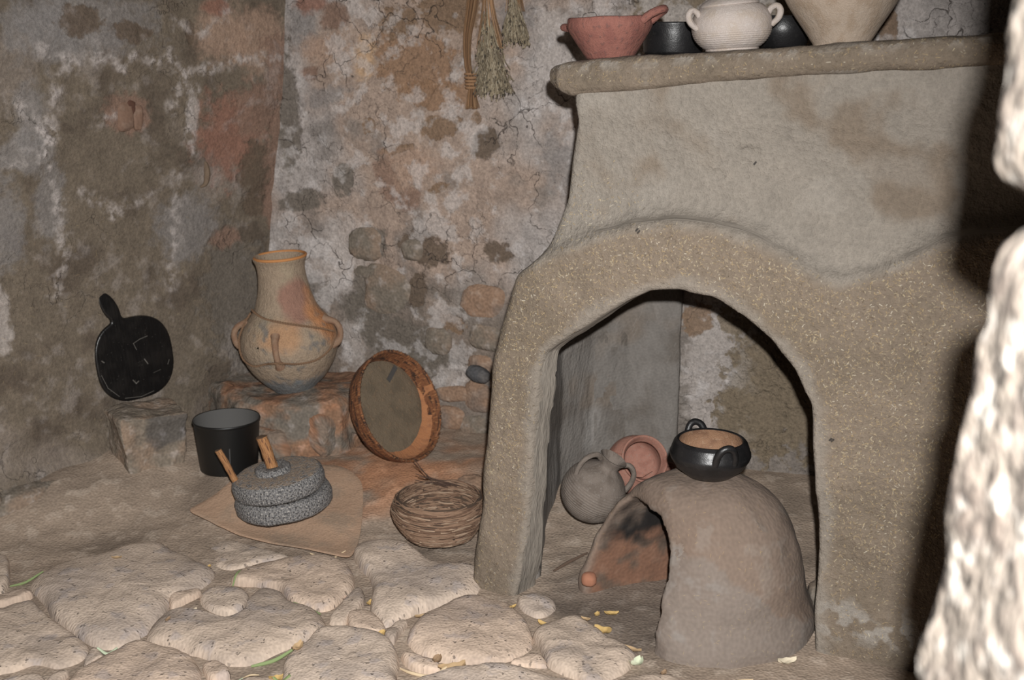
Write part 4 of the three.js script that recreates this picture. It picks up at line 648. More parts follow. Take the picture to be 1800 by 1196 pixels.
{ // the tall water jar
  const t = thing('clay_jar', 'tall weathered clay jar with orange rim bound with twisted cord', 'jar', [-0.815, restOn('masonry_bench', -0.815, -4.1) - 0.006, -4.1]); t.rotation.set(0.03, 0, 0.055);
  const prof = [[0, 0.004], [0.062, 0], [0.085, 0.018], [0.125, 0.06], [0.16, 0.115], [0.178, 0.165], [0.181, 0.195], [0.172, 0.235], [0.148, 0.275], [0.118, 0.315], [0.1, 0.36], [0.089, 0.41], [0.085, 0.45], [0.088, 0.485], [0.096, 0.505], [0.0955, 0.512], [0.09, 0.513], [0.082, 0.49], [0.078, 0.44], [0.09, 0.37], [0.108, 0.31], [0.15, 0.26], [0.17, 0.2], [0.165, 0.15], [0.11, 0.06], [0.05, 0.02], [0, 0.018]];
  let g = wobble(lathe(prof, 112, 140), 0.008, 7, 3); 
  colourBy(g, (x, y, z) => {
    const n = fbm3(x * 9, y * 9, z * 9, 4), m = fbm3(x * 30 + 4, y * 30, z * 30, 3), a = Math.atan2(x, z);
    let c = [0.38, 0.29, 0.21];
    c = mixc(c, [0.42, 0.34, 0.24], sstep(0.1, 0.4, n + 0.3 * m) * 0.7);
    c = mixc(c, [0.34, 0.19, 0.14], sstep(0.42, 0.25, Math.hypot((a - 0.62) * 0.55, (y - 0.375) * 4.2) + 0.3 * n));
    c = mixc(c, [0.56, 0.26, 0.115], sstep(0.45, 0.15, Math.hypot((a - 1.25) * 0.8, (y - 0.29) * 4) + 0.35 * n));
    c = mixc(c, [0.52, 0.28, 0.14], sstep(0.36, 0.1, Math.hypot((a + 0.15) * 0.5, (y - 0.25) * 5) + 0.3 * n) * 0.7);
    c = mixc(c, [0.21, 0.19, 0.17], sstep(0.1, 0.32, m + 0.4 * n) * sstep(0.34, 0.25, y));
    c = mixc(c, [0.2, 0.21, 0.215], sstep(0.085, 0.045, y + 0.06 * n + 0.05 * m));
    return c;
  });
  { // a small hole knocked through the shoulder
    const P = g.attributes.position, I = g.index.array, keep = []; for (let q = 0; q < I.length; q += 3) { let x = 0, y = 0, z = 0; for (let k = 0; k < 3; k++) { x += P.getX(I[q + k]) / 3; y += P.getY(I[q + k]) / 3; z += P.getZ(I[q + k]) / 3; } if (z > 0 && Math.abs(Math.atan2(x, z) + 0.5) < 0.033 && Math.abs(y - 0.21) < 0.009) continue; keep.push(I[q], I[q + 1], I[q + 2]); } g.setIndex(keep);
  }
  part('body', g, M.jar, t);
  const orangeRim = std([0.5, 0.22, 0.075], 0.8);
  ring(0.0925, 0.0055, 0.511, 'rim', orangeRim, t);
  const ear = (pts, name, mat) => part(name, wobble(curveTube(pts, (k) => 0.0115 + 0.007 * Math.pow(Math.abs(2 * k - 1), 3), 28, 12), 0.003, 20), mat, t);
  const earMat = clay([146, 118, 96], [136, 104, 82], [152, 132, 114]);
  ear([[0.14, 0.275, 0.03], [0.185, 0.262, 0.04], [0.2, 0.23, 0.045], [0.19, 0.195, 0.045], [0.165, 0.18, 0.045]], 'handle', earMat);
  ear([[-0.14, 0.275, 0.02], [-0.178, 0.262, 0.03], [-0.193, 0.232, 0.035], [-0.186, 0.2, 0.035], [-0.165, 0.185, 0.035]], 'handle', earMat);
  ear([[-0.012, 0.255, 0.165], [-0.01, 0.235, 0.192], [-0.008, 0.2, 0.206], [-0.006, 0.17, 0.2], [-0.004, 0.145, 0.178]], 'lug', earMat);
  // cord: two strands twisted round one another
  const cord = (pts) => { const c = new THREE.CatmullRomCurve3(pts.map((p) => V3(...p))), N = 120, fr = c.computeFrenetFrames(N), L = c.getLength(), gs = []; for (const ph of [0, Math.PI]) { const q = []; for (let i = 0; i <= N; i++) { const p = c.getPointAt(i / N), a = ph + i / N * L * 330; p.addScaledVector(fr.normals[i], 0.0022 * Math.cos(a)).addScaledVector(fr.binormals[i], 0.0022 * Math.sin(a)); q.push(p); } gs.push(curveTube(q, 0.0026, 240, 6)); } return mergeGeometries(gs); };
  const rp = (deg, y, o = 0.006) => { let r = 0.18; for (let i = 1; i < 16; i++) if (y >= prof[i - 1][1] && y <= prof[i][1]) r = mix(prof[i - 1][0], prof[i][0], (y - prof[i - 1][1]) / (prof[i][1] - prof[i - 1][1] || 1)); return [Math.sin(rad(deg)) * (r + o), y, Math.cos(rad(deg)) * (r + o)]; };
  part('cord', mergeGeometries([
    cord([rp(-82, 0.32), rp(-55, 0.322), rp(-25, 0.31, 0.008), rp(5, 0.296, 0.008), rp(30, 0.28, 0.008), rp(55, 0.257, 0.009), rp(75, 0.23, 0.01)]),
    cord([rp(-80, 0.31), rp(-75, 0.27), rp(-70, 0.22), rp(-60, 0.16), rp(-40, 0.14), rp(-18, 0.155), [-0.02, 0.168, 0.214], [0.012, 0.166, 0.212], rp(20, 0.148), rp(42, 0.15), rp(62, 0.175), rp(74, 0.205)])]), M.rope, t, 'twisted brown cord');
}

{ // round wooden tray standing on its edge
  const t = thing('wooden_tray', 'round shallow wooden tray with laced rim propped on edge by the bench', 'tray');
  const ax = V3(0.76, 0.41, 0.5).normalize(); t.quaternion.setFromUnitVectors(V3(0, 1, 0), ax); t.position.set(-0.425, 0.273, -3.91); t.translateY(-0.03);
  part('hoop', wobble(lathe([[0.178, 0.0], [0.19, 0.002], [0.199, 0.03], [0.206, 0.062], [0.207, 0.068], [0.203, 0.072], [0.197, 0.068], [0.19, 0.04], [0.18, 0.008]], 96), 0.003, 12), M.hoop, t);
  const disc = lathe([[0, 0.0], [0.186, 0.0], [0.184, 0.012], [0.15, 0.009], [0, 0.006]], 72); for (let i = 0; i < disc.attributes.uv.count; i++) disc.attributes.uv.setXY(i, disc.attributes.position.getX(i) / 0.3, disc.attributes.position.getZ(i) / 0.3);
  part('base', disc, clay([116, 102, 84], [104, 92, 76], [128, 108, 86]), t);
  // earth clinging inside the lower right of the hoop
  const band = new THREE.BufferGeometry(), P = [], U = [], T = []; const a0 = rad(-70), a1 = rad(110); 
  for (let i = 0; i <= 40; i++) { const a = mix(a0, a1, i / 40), w = Math.sin(i / 40 * Math.PI); for (const [r, y] of [[0.1815 - 0.03 * w, 0.0115], [0.186 - 0.005 * w, 0.02 + 0.004 * w], [0.1915, 0.045], [0.1985, 0.069]]) { const q = r + 0.003 * n2(i * 0.4, y * 60); P.push(Math.cos(a) * q, y, Math.sin(a) * q); U.push(i / 8, y * 6); } }
  for (let i = 0; i < 40; i++) for (let k = 0; k < 3; k++) { const a = i * 4 + k; T.push(a, a + 1, a + 4, a + 1, a + 5, a + 4); } band.setAttribute('position', new THREE.Float32BufferAttribute(P, 3)); band.setAttribute('uv', new THREE.Float32BufferAttribute(U, 2)); band.setIndex(T); band.computeVertexNormals();
  part('earth_coating', band, M.soil, t, 'orange earth stuck to the inner rim');
  const strap = part('strap', new THREE.BoxGeometry(0.018, 0.003, 0.075), std([0.075, 0.07, 0.066], 0.9), t, 'dark strap'); strap.position.set(-0.06, 0.0145, -0.125); strap.rotation.y = rad(-2);
  // lacing on the lip
  const gs = []; for (let k = 0; k < 64; k++) { const a = k / 64 * Math.PI * 2; gs.push(new THREE.TorusGeometry(0.0052, 0.001, 5, 10).rotateY(-a + 0.25).translate(Math.cos(a) * 0.2025, 0.069, Math.sin(a) * 0.2025)); }
  const lace = part('lacing', mergeGeometries(gs), std([0.16, 0.09, 0.05], 0.9), t); lace.userData.kind = 'stuff';
}

{ // rotary quern
  const t = thing('rotary_quern', 'round lava-stone hand quern of two stones with wooden pegs', 'quern', [-0.745, floorH(-0.745, -3.5) + 0.03, -3.5]); t.rotation.set(0.03, 0, 0.1);
  const lower = part('lower_stone', wobble(lathe([[0, 0], [0.145, 0], [0.156, 0.012], [0.158, 0.04], [0.15, 0.062], [0.14, 0.066], [0, 0.066]], 84), 0.008, 14, 2), M.lava, t);
  const up = new THREE.Group(); up.name = 'upper_stone'; t.add(up); up.position.set(-0.006, 0.066, 0.004); up.rotation.set(0.0, 0, 0.02);
  part('stone_edge', wobble(lathe([[0.0, 0.001], [0.138, 0.0], [0.149, 0.012], [0.151, 0.035], [0.146, 0.054], [0.136, 0.06]], 84), 0.007, 15, 8), M.lava, up);
  part('stone_top', wobble(lathe([[0.1385, 0.059], [0.12, 0.064], [0.05, 0.065], [0.012, 0.06], [0, 0.04]], 84), 0.004, 15, 8), M.lavaDusty, up, 'dusty top face');
  const collar = part('collar', wobble(lathe([[0.058, 0.05], [0.058, 0.078], [0.05, 0.084], [0.022, 0.084], [0.018, 0.07], [0.014, 0.05]], 48), 0.005, 30, 1), M.lava, up); collar.position.x = -0.012;
  const peg = (x0, y0, z0, x1, y1, z1, r, name) => { const g = wobble(uvScale(curveTube([[x0, y0, z0], [mix(x0, x1, 0.5) + 0.001, mix(y0, y1, 0.5), mix(z0, z1, 0.5)], [x1, y1, z1]], r, 16, 14), 1, 1.2), 0.003, 40); const o = part(name, g, M.stick, up); const c = part('cut_end', new THREE.SphereGeometry(r * 0.99, 16, 8).scale(1, 0.18, 1), std([0.1, 0.06, 0.035], 0.85), o); c.position.set(x1, y1, z1); return o; };
  peg(-0.01, 0.06, 0.0, -0.03, 0.185, -0.004, 0.0185, 'axle_peg'); peg(-0.128, 0.045, 0.03, -0.17, 0.165, 0.02, 0.011, 'handle_peg');
}
function drape(flat, lift, seed, thick, tile) {      // a cloth lying on the floor
  const pts = []; for (const [x, z] of flat) pts.push(V3(x, 0, z)); let cx = 0, cz = 0; for (const p of pts) { cx += p.x / pts.length; cz += p.z / pts.length; }
  const n = 96, rings = 16, ring = new THREE.CatmullRomCurve3(pts, true, 'catmullrom', 0.35).getPoints(n).slice(0, n), P = [], U = [], T = [];
  for (const side of [0, 1]) for (let q = 0; q <= rings; q++) for (let i = 0; i < n; i++) { const r = q / rings, x = cx + (ring[i].x - cx) * r, z = cz + (ring[i].z - cz) * r; P.push(x, floorH(x, z) + lift + 0.006 * fbm2(x * 8 + seed, z * 8, 3) * sstep(0.4, 1, r) + (side ? -thick : 0), z); U.push(x / tile, z / tile); }
  const id = (s, q, i) => (s * (rings + 1) + q) * n + i % n;
  for (const s of [0, 1]) for (let q = 0; q < rings; q++) for (let i = 0; i < n; i++) { const f = [id(s, q, i), id(s, q, i + 1), id(s, q + 1, i), id(s, q, i + 1), id(s, q + 1, i + 1), id(s, q + 1, i)]; if (s) f.reverse(); T.push(...f); }
  for (let i = 0; i < n; i++) T.push(id(0, rings, i), id(0, rings, i + 1), id(1, rings, i), id(0, rings, i + 1), id(1, rings, i + 1), id(1, rings, i));
  const g = new THREE.BufferGeometry(); g.setAttribute('position', new THREE.Float32BufferAttribute(P, 3)); g.setAttribute('uv', new THREE.Float32BufferAttribute(U, 2)); g.setIndex(T); g.computeVertexNormals(); return g;
}
M.hide = clay([178, 148, 124], [162, 139, 119], [184, 152, 126], { roughness: 0.9 });
single('hide_mat', drape([[-1.066, -3.52], [-0.997, -3.61], [-0.926, -3.69], [-0.767, -3.77], [-0.605, -3.77], [-0.514, -3.66], [-0.485, -3.393], [-0.498, -3.215], [-0.625, -3.27], [-0.852, -3.37], [-0.975, -3.45]], 0.02, 3, 0.005, 0.45), M.hide, 'thin tan hide spread on the floor under the quern', 'mat');

{ // coiled twig basket
  const t = thing('twig_basket', 'round dark basket of coiled twigs with stray ends beside the hearth leg', 'basket', [-0.228, 0.03, -3.35]), r = rng(99);
  const rad_ = (y) => 0.1 + 0.048 * Math.sin(clamp(y / 0.13) * 2.0) - 0.012 * sstep(0.08, 0.135, y), mats = [[0.24, 0.15, 0.098], [0.14, 0.08, 0.05], [0.35, 0.25, 0.175], [0.075, 0.043, 0.03]].map((c) => std(c, 0.9)), lots = [[], [], [], []];
  for (let k = 0; k < 900; k++) {
    const y0 = 0.002 + 0.13 * (k / 900), a0 = r() * Math.PI * 2, span = 0.7 + 0.9 * r(), pts = [], inn = r() < 0.5 ? -0.005 : 0.0045, ph = r() * 6, climb = 0.007 * (r() - 0.4);
    for (let i = 0; i <= 7; i++) { const f = i / 7, a = a0 + span * f, y = clamp(y0 + climb * (f - 0.5) * 2 + 0.002 * Math.sin(a * 9 + ph), 0.001, 0.138), q = rad_(y) + inn + 0.0022 * Math.sin(a * 11 + ph); pts.push([Math.sin(a) * q, y, Math.cos(a) * q]); }
    lots[Math.floor(r() * r() * 4)].push(curveTube(pts, 0.0014 + 0.0009 * r(), 12, 5));
  }
  lots.forEach((l, i) => { const o = part('weave', mergeGeometries(l), mats[i], t); o.userData.kind = 'stuff'; });
  const wall = []; for (let i = 0; i <= 14; i++) wall.push([rad_(0.132 * i / 14) - 0.0005, 0.132 * i / 14]); part('core', lathe([[0, 0.002], ...wall, [rad_(0.132) - 0.004, 0.134], ...wall.slice().reverse().map(([a, b]) => [a - 0.005, b + 0.001]), [0, 0.008]], 64), std([0.07, 0.045, 0.03], 0.95), t);
  [[-0.03, 0.13, -0.125, -0.09, 0.205, -0.135], [-0.02, 0.13, -0.125, -0.09, 0.188, -0.14], [0.0, 0.13, -0.12, -0.085, 0.155, -0.13], [0.02, 0.128, -0.12, -0.075, 0.147, -0.128], [0.01, 0.13, -0.122, -0.05, 0.15, -0.12], [-0.03, 0.126, -0.12, -0.085, 0.14, -0.11]].forEach(([a, b, c, d, e, f]) => part('stray_twig', curveTube([[a + 0.05, b - 0.012, c + 0.006], [a, b, c], [mix(a, d, 0.5), mix(b, e, 0.45), mix(c, f, 0.5)], [d, e, f]], (k) => 0.0022 - 0.001 * k, 12, 5), mats[3], t));
}

// ---------------------------------------------------------------- pots
{
  const t = thing('cooking_pot', 'glossy black clay cooking pot with two loop handles on the domed oven', 'pot', [0.533, restOn('dome_oven', 0.533, -2.895) - 0.008, -2.895]);
  part('body', lathe([[0, 0.004], [0.03, 0.0], [0.06, 0.008], [0.09, 0.032], [0.105, 0.056], [0.1055, 0.058], [0.1085, 0.066], [0.108, 0.074], [0.1055, 0.076], [0.104, 0.085], [0.0985, 0.1], [0.0965, 0.101], [0.0955, 0.104], [0.0925, 0.105], [0.0915, 0.108], [0.088, 0.11], [0.084, 0.106]], 96), M.blackClay, t);
  part('inner_wall', lathe([[0.084, 0.106], [0.088, 0.095], [0.095, 0.07], [0.085, 0.035], [0.05, 0.014], [0, 0.012]], 72), clay([134, 102, 78], [112, 82, 62], [150, 122, 98]), t, 'brown unglazed inside');
  for (const a of [rad(12), rad(192)]) { const g = wobble(curveTube([[-0.026, 0.07, 0.1], [-0.024, 0.095, 0.108], [-0.013, 0.115, 0.114], [0.002, 0.12, 0.116], [0.016, 0.113, 0.114], [0.025, 0.094, 0.108], [0.027, 0.07, 0.1]], 0.0095, 30, 12), 0.002, 30); const h = part('handle', g, M.blackClay, t); h.rotation.y = a; }
}
{
  const t = thing('ribbed_jug', 'grey ribbed round jug with strap handle tipped over inside the hearth', 'jug', [0.257, 0.165, -3.378]); t.rotation.set(0.25, 0.2, rad(-28));
  const pr = [[0, -0.1], [0.03, -0.098]]; for (let i = 3; i < 130; i++) { const a = -Math.PI / 2 + i / 130 * Math.PI * 0.86; pr.push([0.102 * Math.cos(a) * (1 + (a < 0.6 ? 0.011 * Math.sin(i * 1.55) : 0)), 0.1 * Math.sin(a)]); } 
  pr.push([0.034, 0.098], [0.032, 0.106], [0.038, 0.122], [0.046, 0.132], [0.043, 0.134], [0.03, 0.118], [0.026, 0.1]);
  part('body', lathe(pr, 80), M.greyClay, t);
  for (const s of [-1, 1]) part('handle', wobble(curveTube([[s * 0.04, 0.118, 0.0], [s * 0.06, 0.128, 0.005], [s * 0.088, 0.108, 0.01], [s * 0.096, 0.07, 0.01], [s * 0.092, 0.042, 0.01]], 0.0085, 24, 10), 0.002, 30), M.greyClay, t);
}
{
  const t = thing('red_pot', 'terracotta pot lying with its cracked open mouth towards the room', 'pot', [0.418, 0.165, -3.62]); t.quaternion.setFromUnitVectors(V3(0, 1, 0), V3(0.22, 0.52, 0.82).normalize());
  part('body', lathe([[0, -0.1], [0.05, -0.095], [0.088, -0.06], [0.1, -0.01], [0.094, 0.03], [0.078, 0.055], [0.07, 0.066], [0.073, 0.08], [0.08, 0.09], [0.078, 0.095], [0.073, 0.093], [0.066, 0.078], [0.064, 0.064], [0.085, 0.03], [0.092, -0.01], [0.08, -0.055], [0, -0.09]], 80, 90), M.pinkClay, t);
  for (const s of [-1, 1]) part('handle', curveTube([[s * 0.07, 0.07, 0], [s * 0.1, 0.075, 0], [s * 0.115, 0.05, 0], [s * 0.105, 0.015, 0], [s * 0.09, 0.0, 0]], 0.008, 22, 10), M.pinkClay, t);
  const sh = part('sherd', new THREE.CylinderGeometry(0.05, 0.045, 0.006, 7, 1).scale(1, 1, 0.7), M.pinkClay, t, 'broken piece inside the mouth'); sh.position.set(0.008, 0.02, 0.012); sh.rotation.set(0.25, 0.4, 0.1);
}
const shelf = (s, w, lift = 0) => { const [x, z] = fromHearth(s, w); return [x, restOn('hearth', x, z), z]; };
{
  const t = thing('red_bowl', 'terracotta bowl with a raised side handle at the left end of the mantel', 'bowl', shelf(0.306, 0.15, 0.004)); t.rotation.z = 0.03;
  part('body', wobble(lathe([[0, 0.004], [0.058, 0], [0.064, 0.006], [0.086, 0.04], [0.105, 0.07], [0.1115, 0.084], [0.111, 0.09], [0.109, 0.104], [0.106, 0.107], [0.102, 0.104], [0.104, 0.085], [0.08, 0.04], [0.055, 0.012], [0, 0.01]], 88), 0.003, 20), M.redClay, t);
  const h = part('handle', wobble(curveTube([[-0.032, 0.094, 0.103], [-0.026, 0.11, 0.125], [-0.01, 0.12, 0.146], [0.014, 0.12, 0.146], [0.028, 0.11, 0.126], [0.032, 0.094, 0.103]], 0.0105, 26, 10), 0.002, 30), M.redClay, t); h.rotation.y = rad(62);
  const l = part('handle', wobble(curveTube([[-0.03, 0.082, 0.104], [-0.02, 0.085, 0.122], [0, 0.086, 0.128], [0.02, 0.085, 0.122], [0.03, 0.082, 0.104]], 0.0095, 24, 10), 0.002, 30), M.redClay, t); l.rotation.y = rad(-118);
}
{
  const t = thing('lidded_jar', 'cream ribbed jar with a domed lid and ear handles on the mantel', 'jar', shelf(0.622, 0.17, 0.004)); t.rotation.z = 0.06; t.scale.y = 0.84;
  const pr = [[0, 0.004], [0.06, 0], [0.066, 0.004]]; for (let i = 0; i <= 90; i++) { const y = 0.006 + 0.128 * i / 90, e = (y - 0.075) / 0.085; pr.push([0.1005 * Math.pow(Math.max(0.001, 1 - Math.pow(Math.abs(e), 2.3)), 0.5) * (1 + (y < 0.06 ? 0.008 * Math.sin(i * 1.5) : 0)), y]); } pr.push([0.066, 0.138], [0.06, 0.134], [0.08, 0.11], [0.09, 0.07], [0.055, 0.014], [0, 0.012]); pr[3][0] = 0.068;
  part('body', lathe(pr, 84), M.whiteClay, t);
  const lid = part('lid', lathe([[0, 0.03], [0.07, 0.0], [0.074, 0.001], [0.0745, 0.005], [0.066, 0.014], [0.045, 0.027], [0.02, 0.035], [0.016, 0.04], [0.02, 0.05], [0.014, 0.056], [0, 0.057]], 72), M.whiteClay, t); lid.position.set(-0.006, 0.133, 0.004); lid.rotation.z = 0.05;
  for (const [s, a] of [[1, rad(-70)], [1, rad(70)]]) { const h = part('handle', wobble(curveTube([[-0.0, 0.1, 0.088], [0.0, 0.118, 0.098], [0.0, 0.125, 0.112], [0.0, 0.112, 0.121], [0, 0.09, 0.116], [0.0, 0.07, 0.098]], 0.0085, 26, 10), 0.0015, 30), M.whiteClay, t); h.rotation.y = a; }
}
{
  const t = thing('storage_jar', 'big pale clay storage jar cut by the top of the picture on the mantel', 'jar', shelf(0.885, 0.21, 0.004)); t.rotation.z = 0.04;
  const pr = [[0, 0.004], [0.064, 0], [0.07, 0.004], [0.09, 0.035], [0.115, 0.072], [0.139, 0.112], [0.156, 0.16], [0.162, 0.2], [0.156, 0.25], [0.135, 0.3], [0.1, 0.34], [0.085, 0.365], [0.087, 0.39], [0.098, 0.41], [0.094, 0.415], [0.08, 0.395], [0.078, 0.365], [0.12, 0.3], [0.15, 0.2], [0.1, 0.07], [0.05, 0.02], [0, 0.016]];
  part('body', lathe(pr, 96, 120), M.tanClay, t);
}
{
  const t = thing('black_pot', 'black clay pot half hidden between the red bowl and the cream jar', 'pot', shelf(0.425, 0.345, 0.003));
  part('body', lathe([[0, 0.003], [0.07, 0], [0.08, 0.01], [0.084, 0.06], [0.086, 0.08], [0.088, 0.086], [0.083, 0.087], [0.079, 0.07], [0.074, 0.016], [0, 0.012]], 72), M.blackClay, t);
  const h = part('handle', curveTube([[0, 0.078, 0.08], [0, 0.085, 0.1], [0, 0.07, 0.114], [0, 0.045, 0.11], [0, 0.03, 0.082]], 0.009, 24, 10), M.blackClay, t); h.rotation.y = rad(75);
  const u = thing('black_pot', 'black clay pot with an upright loop handle behind the cream jar', 'pot', shelf(0.712, 0.375, 0.003));
  part('body', lathe([[0, 0.003], [0.05, 0], [0.062, 0.01], [0.074, 0.04], [0.076, 0.06], [0.07, 0.085], [0.066, 0.087], [0.062, 0.08], [0.066, 0.05], [0, 0.012]], 72), M.blackClay, u);
  const k = part('handle', curveTube([[0, 0.075, 0.066], [0, 0.105, 0.076], [0, 0.115, 0.1], [0, 0.095, 0.115], [0, 0.06, 0.105], [0, 0.04, 0.076]], 0.0095, 28, 10), M.blackClay, u); k.rotation.y = rad(62);
}

// ---------------------------------------------------------------- dried bundles hanging on the back wall
{
  const at = (s, y, d = 0.045) => V3(BA[0] + BT[0] * s + BN[0] * d, y, BA[1] + BT[1] * s + BN[1] * d), r = rng(321);
  const twig = (pts, r0, r1, n = 8) => curveTube(pts, (k) => mix(r0, r1, k), n, 4);
  const strawMat = [std([0.4, 0.24, 0.13], 0.85), std([0.3, 0.17, 0.09], 0.85), std([0.5, 0.33, 0.19], 0.85)];
  const a = thing('straw_bundle', 'long bundle of orange-brown straw tied in a knot and hanging on the wall', 'bundle'), lots = [[], [], []];
  for (let k = 0; k < 84; k++) { const u = (r() - 0.5), v = (r() - 0.5), t2 = r() < 0.35; const w = (f) => 0.036 * f; lots[Math.floor(r() * 3)].push(twig([at(0.905 + w(u), 2.06, 0.05 + 0.012 * v), at(0.872 + w(u * 1.1), 1.691, 0.045 + 0.015 * v), at(0.85 + w(u * 0.7), 1.557, 0.045 + 0.016 * v), at(0.853 + w(u * 0.55), 1.46, 0.045 + 0.014 * v), at(0.866 + w(u * 0.5), 1.41, 0.045 + 0.014 * v), at(0.866 + w(u * 0.8), 1.365, 0.045 + 0.016 * v), at(0.868 + w(u * 1.35), 1.318 + 0.01 * r(), 0.045 + 0.02 * v)], 0.0015, 0.0018, 20)); }
  lots.forEach((l, i) => { const o = part('straws', mergeGeometries(l), strawMat[i], a); o.userData.kind = 'stuff'; });
  const tie = []; for (const [y, w] of [[1.44, 0.021], [1.428, 0.0205], [1.416, 0.02], [1.404, 0.0185], [1.393, 0.018]]) { const g = new THREE.TorusGeometry(w, 0.0045, 6, 22).rotateX(Math.PI / 2 + 0.2 * (r() - 0.5)).scale(1, 1, 0.8), q = at(0.864, y); tie.push(g.translate(q.x, q.y, q.z)); } part('tie', mergeGeometries(tie), strawMat[1], a);
  const herb = [std([0.34, 0.28, 0.19], 0.95), std([0.25, 0.2, 0.135], 0.95), std([0.4, 0.34, 0.245], 0.95), std([0.05, 0.04, 0.03], 0.95)];
  const bunch = (name, label, s0, y0, s1, y1, width, n, len, top) => {
    const t = thing(name, label, 'bundle'), l = [[], [], [], []], stems = [];
    for (let k = 0; k < n; k++) {
      const u = (r() - 0.5) * 2, v = r(), e = Math.sqrt(r()), y = mix(y0 - 0.06, y1, e) + 0.02 * (r() - 0.5), s = mix(s0, s1, e) + u * width * mix(0.3, 1, Math.min(1, e * 1.25)), d = 0.025 + 0.05 * v, ys = y + len * (0.5 + 0.5 * r());
      const ss = mix(s0, s1, clamp((y0 - ys) / (y0 - y1))) + u * width * 0.62 * mix(0.3, 1, clamp((y0 - ys) / (y0 - y1)));
      l[Math.floor(r() * 3)].push(twig([at(ss, ys, d), at(mix(ss, s, 0.5) + 0.004 * (r() - 0.5), mix(ys, y, 0.5), d + 0.004), at(s, y, d + 0.006 * r())], 0.0011, 0.0019, 6));
      for (let q = 0; q < 3; q++) { const f = r(), bs = mix(ss, s, f), by = mix(ys, y, f); l[Math.floor(r() * 3)].push(twig([at(bs, by, d), at(bs + 0.012 * (r() - 0.5), by - 0.008 - 0.012 * r(), d + 0.012 * r())], 0.0015, 0.0021, 2)); }
      if (r() < 0.4) { const q = at(s, y, d + 0.006); l[3].push(new THREE.IcosahedronGeometry(0.0035, 0).scale(0.8, 1.6, 0.8).translate(q.x, q.y, q.z)); }
    }
    for (let k = 0; k < 26; k++) { const u = (r() - 0.5) * 2; stems.push(twig([at(top + u * 0.012, 2.05, 0.05), at(s0 + u * 0.02, y0 + 0.02, 0.04 + 0.02 * r()), at(mix(s0, s1, 0.4) + u * width * 0.7, mix(y0, y1, 0.45), 0.035 + 0.03 * r())], 0.0018, 0.001, 10)); }
    l.forEach((g, i) => { if (g.length) { const o = part('twigs', mergeGeometries(g.map((q) => { const m = q.index ? q.toNonIndexed() : q; return m; })), herb[i], t); o.userData.kind = 'stuff'; } });
    const o = part('stems', mergeGeometries(stems), strawMat[0], t); o.userData.kind = 'stuff';
    part('tie', (() => { const q = at(top, 2.0, 0.05); return new THREE.TorusGeometry(0.018, 0.004, 6, 20).rotateX(Math.PI / 2).translate(q.x, q.y, q.z); })(), strawMat[1], t);
  };
  bunch('herb_bundle', 'wide grey-brown bunch of dried herb beside the knotted straw bundle', 0.93, 1.66, 0.955, 1.365, 0.075, 300, 0.07, 0.93);
  bunch('herb_bundle', 'short olive bunch of dried herb hanging nearest the mantel', 1.02, 1.74, 1.04, 1.54, 0.05, 190, 0.07, 1.01);
}

// ---------------------------------------------------------------- loose stones and sherds
{ const o = single('hand_stone', boulder(0.05, 0.031, 0.036, 51, 28, 0.18, 0.95), M.rubbleDark, 'dark oval pitted hand stone resting on a ledge by the hearth', 'stone'); o.position.set(...onBack(0.878, 0.335, 0.045)); o.rotation.set(0, -0.3, -0.3); }
{ const o = single('loose_stone', boulder(0.062, 0.055, 0.05, 61, 26, 0.35, 0.75), M.rubbleWarm, 'angular pinkish stone on the floor behind the twig basket', 'stone'); o.position.set(-0.13, floorH(-0.13, -3.58) + 0.035, -3.58); o.rotation.y = 0.6; }
{ const o = single('loose_stone', boulder(0.04, 0.045, 0.045, 71, 22, 0.3, 0.8), M.rubble, 'pale stone wedged between the oven and the right hearth leg', 'stone'); o.position.set(0.872, floorH(0.872, -2.93) + 0.03, -2.93); }
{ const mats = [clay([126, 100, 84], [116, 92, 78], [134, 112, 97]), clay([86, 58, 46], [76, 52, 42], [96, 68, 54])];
  [[1.424, 1.305, 0.034, 0.052, 0, 0.012], [1.474, 1.30, 0.02, 0.045, 0, -0.1], [1.448, 1.335, 0.02, 0.03, 1, 0]].forEach(([s, y, rx, ry, m, rot], i) => { const o = bed(wallLeft, 'sherd_and_hole_shade_' + String(i + 1).padStart(3, '0'), onLeft(s, y, m ? -0.012 : -0.006), LN, rx, ry, 0.018, 80 + i, mats[m], rot); });  // third piece is no sherd: its dark colour paints the shaded hole between them
  const g = curveTube([[0.0, 0.07, 0], [0.012, 0.04, 0.006], [0.014, 0.0, 0.008], [0.004, -0.03, 0.006], [-0.014, -0.04, 0]], (k) => 0.004 + 0.008 * Math.sin(k * Math.PI), 24, 8); const o = part('sherd_and_hole_shade_004', g, clay([122, 104, 86], [112, 94, 78], [132, 114, 96]), wallLeft); o.position.set(...onLeft(1.744, 1.075, 0.0)); o.rotation.y = Math.atan2(LN[0], LN[1]);
}

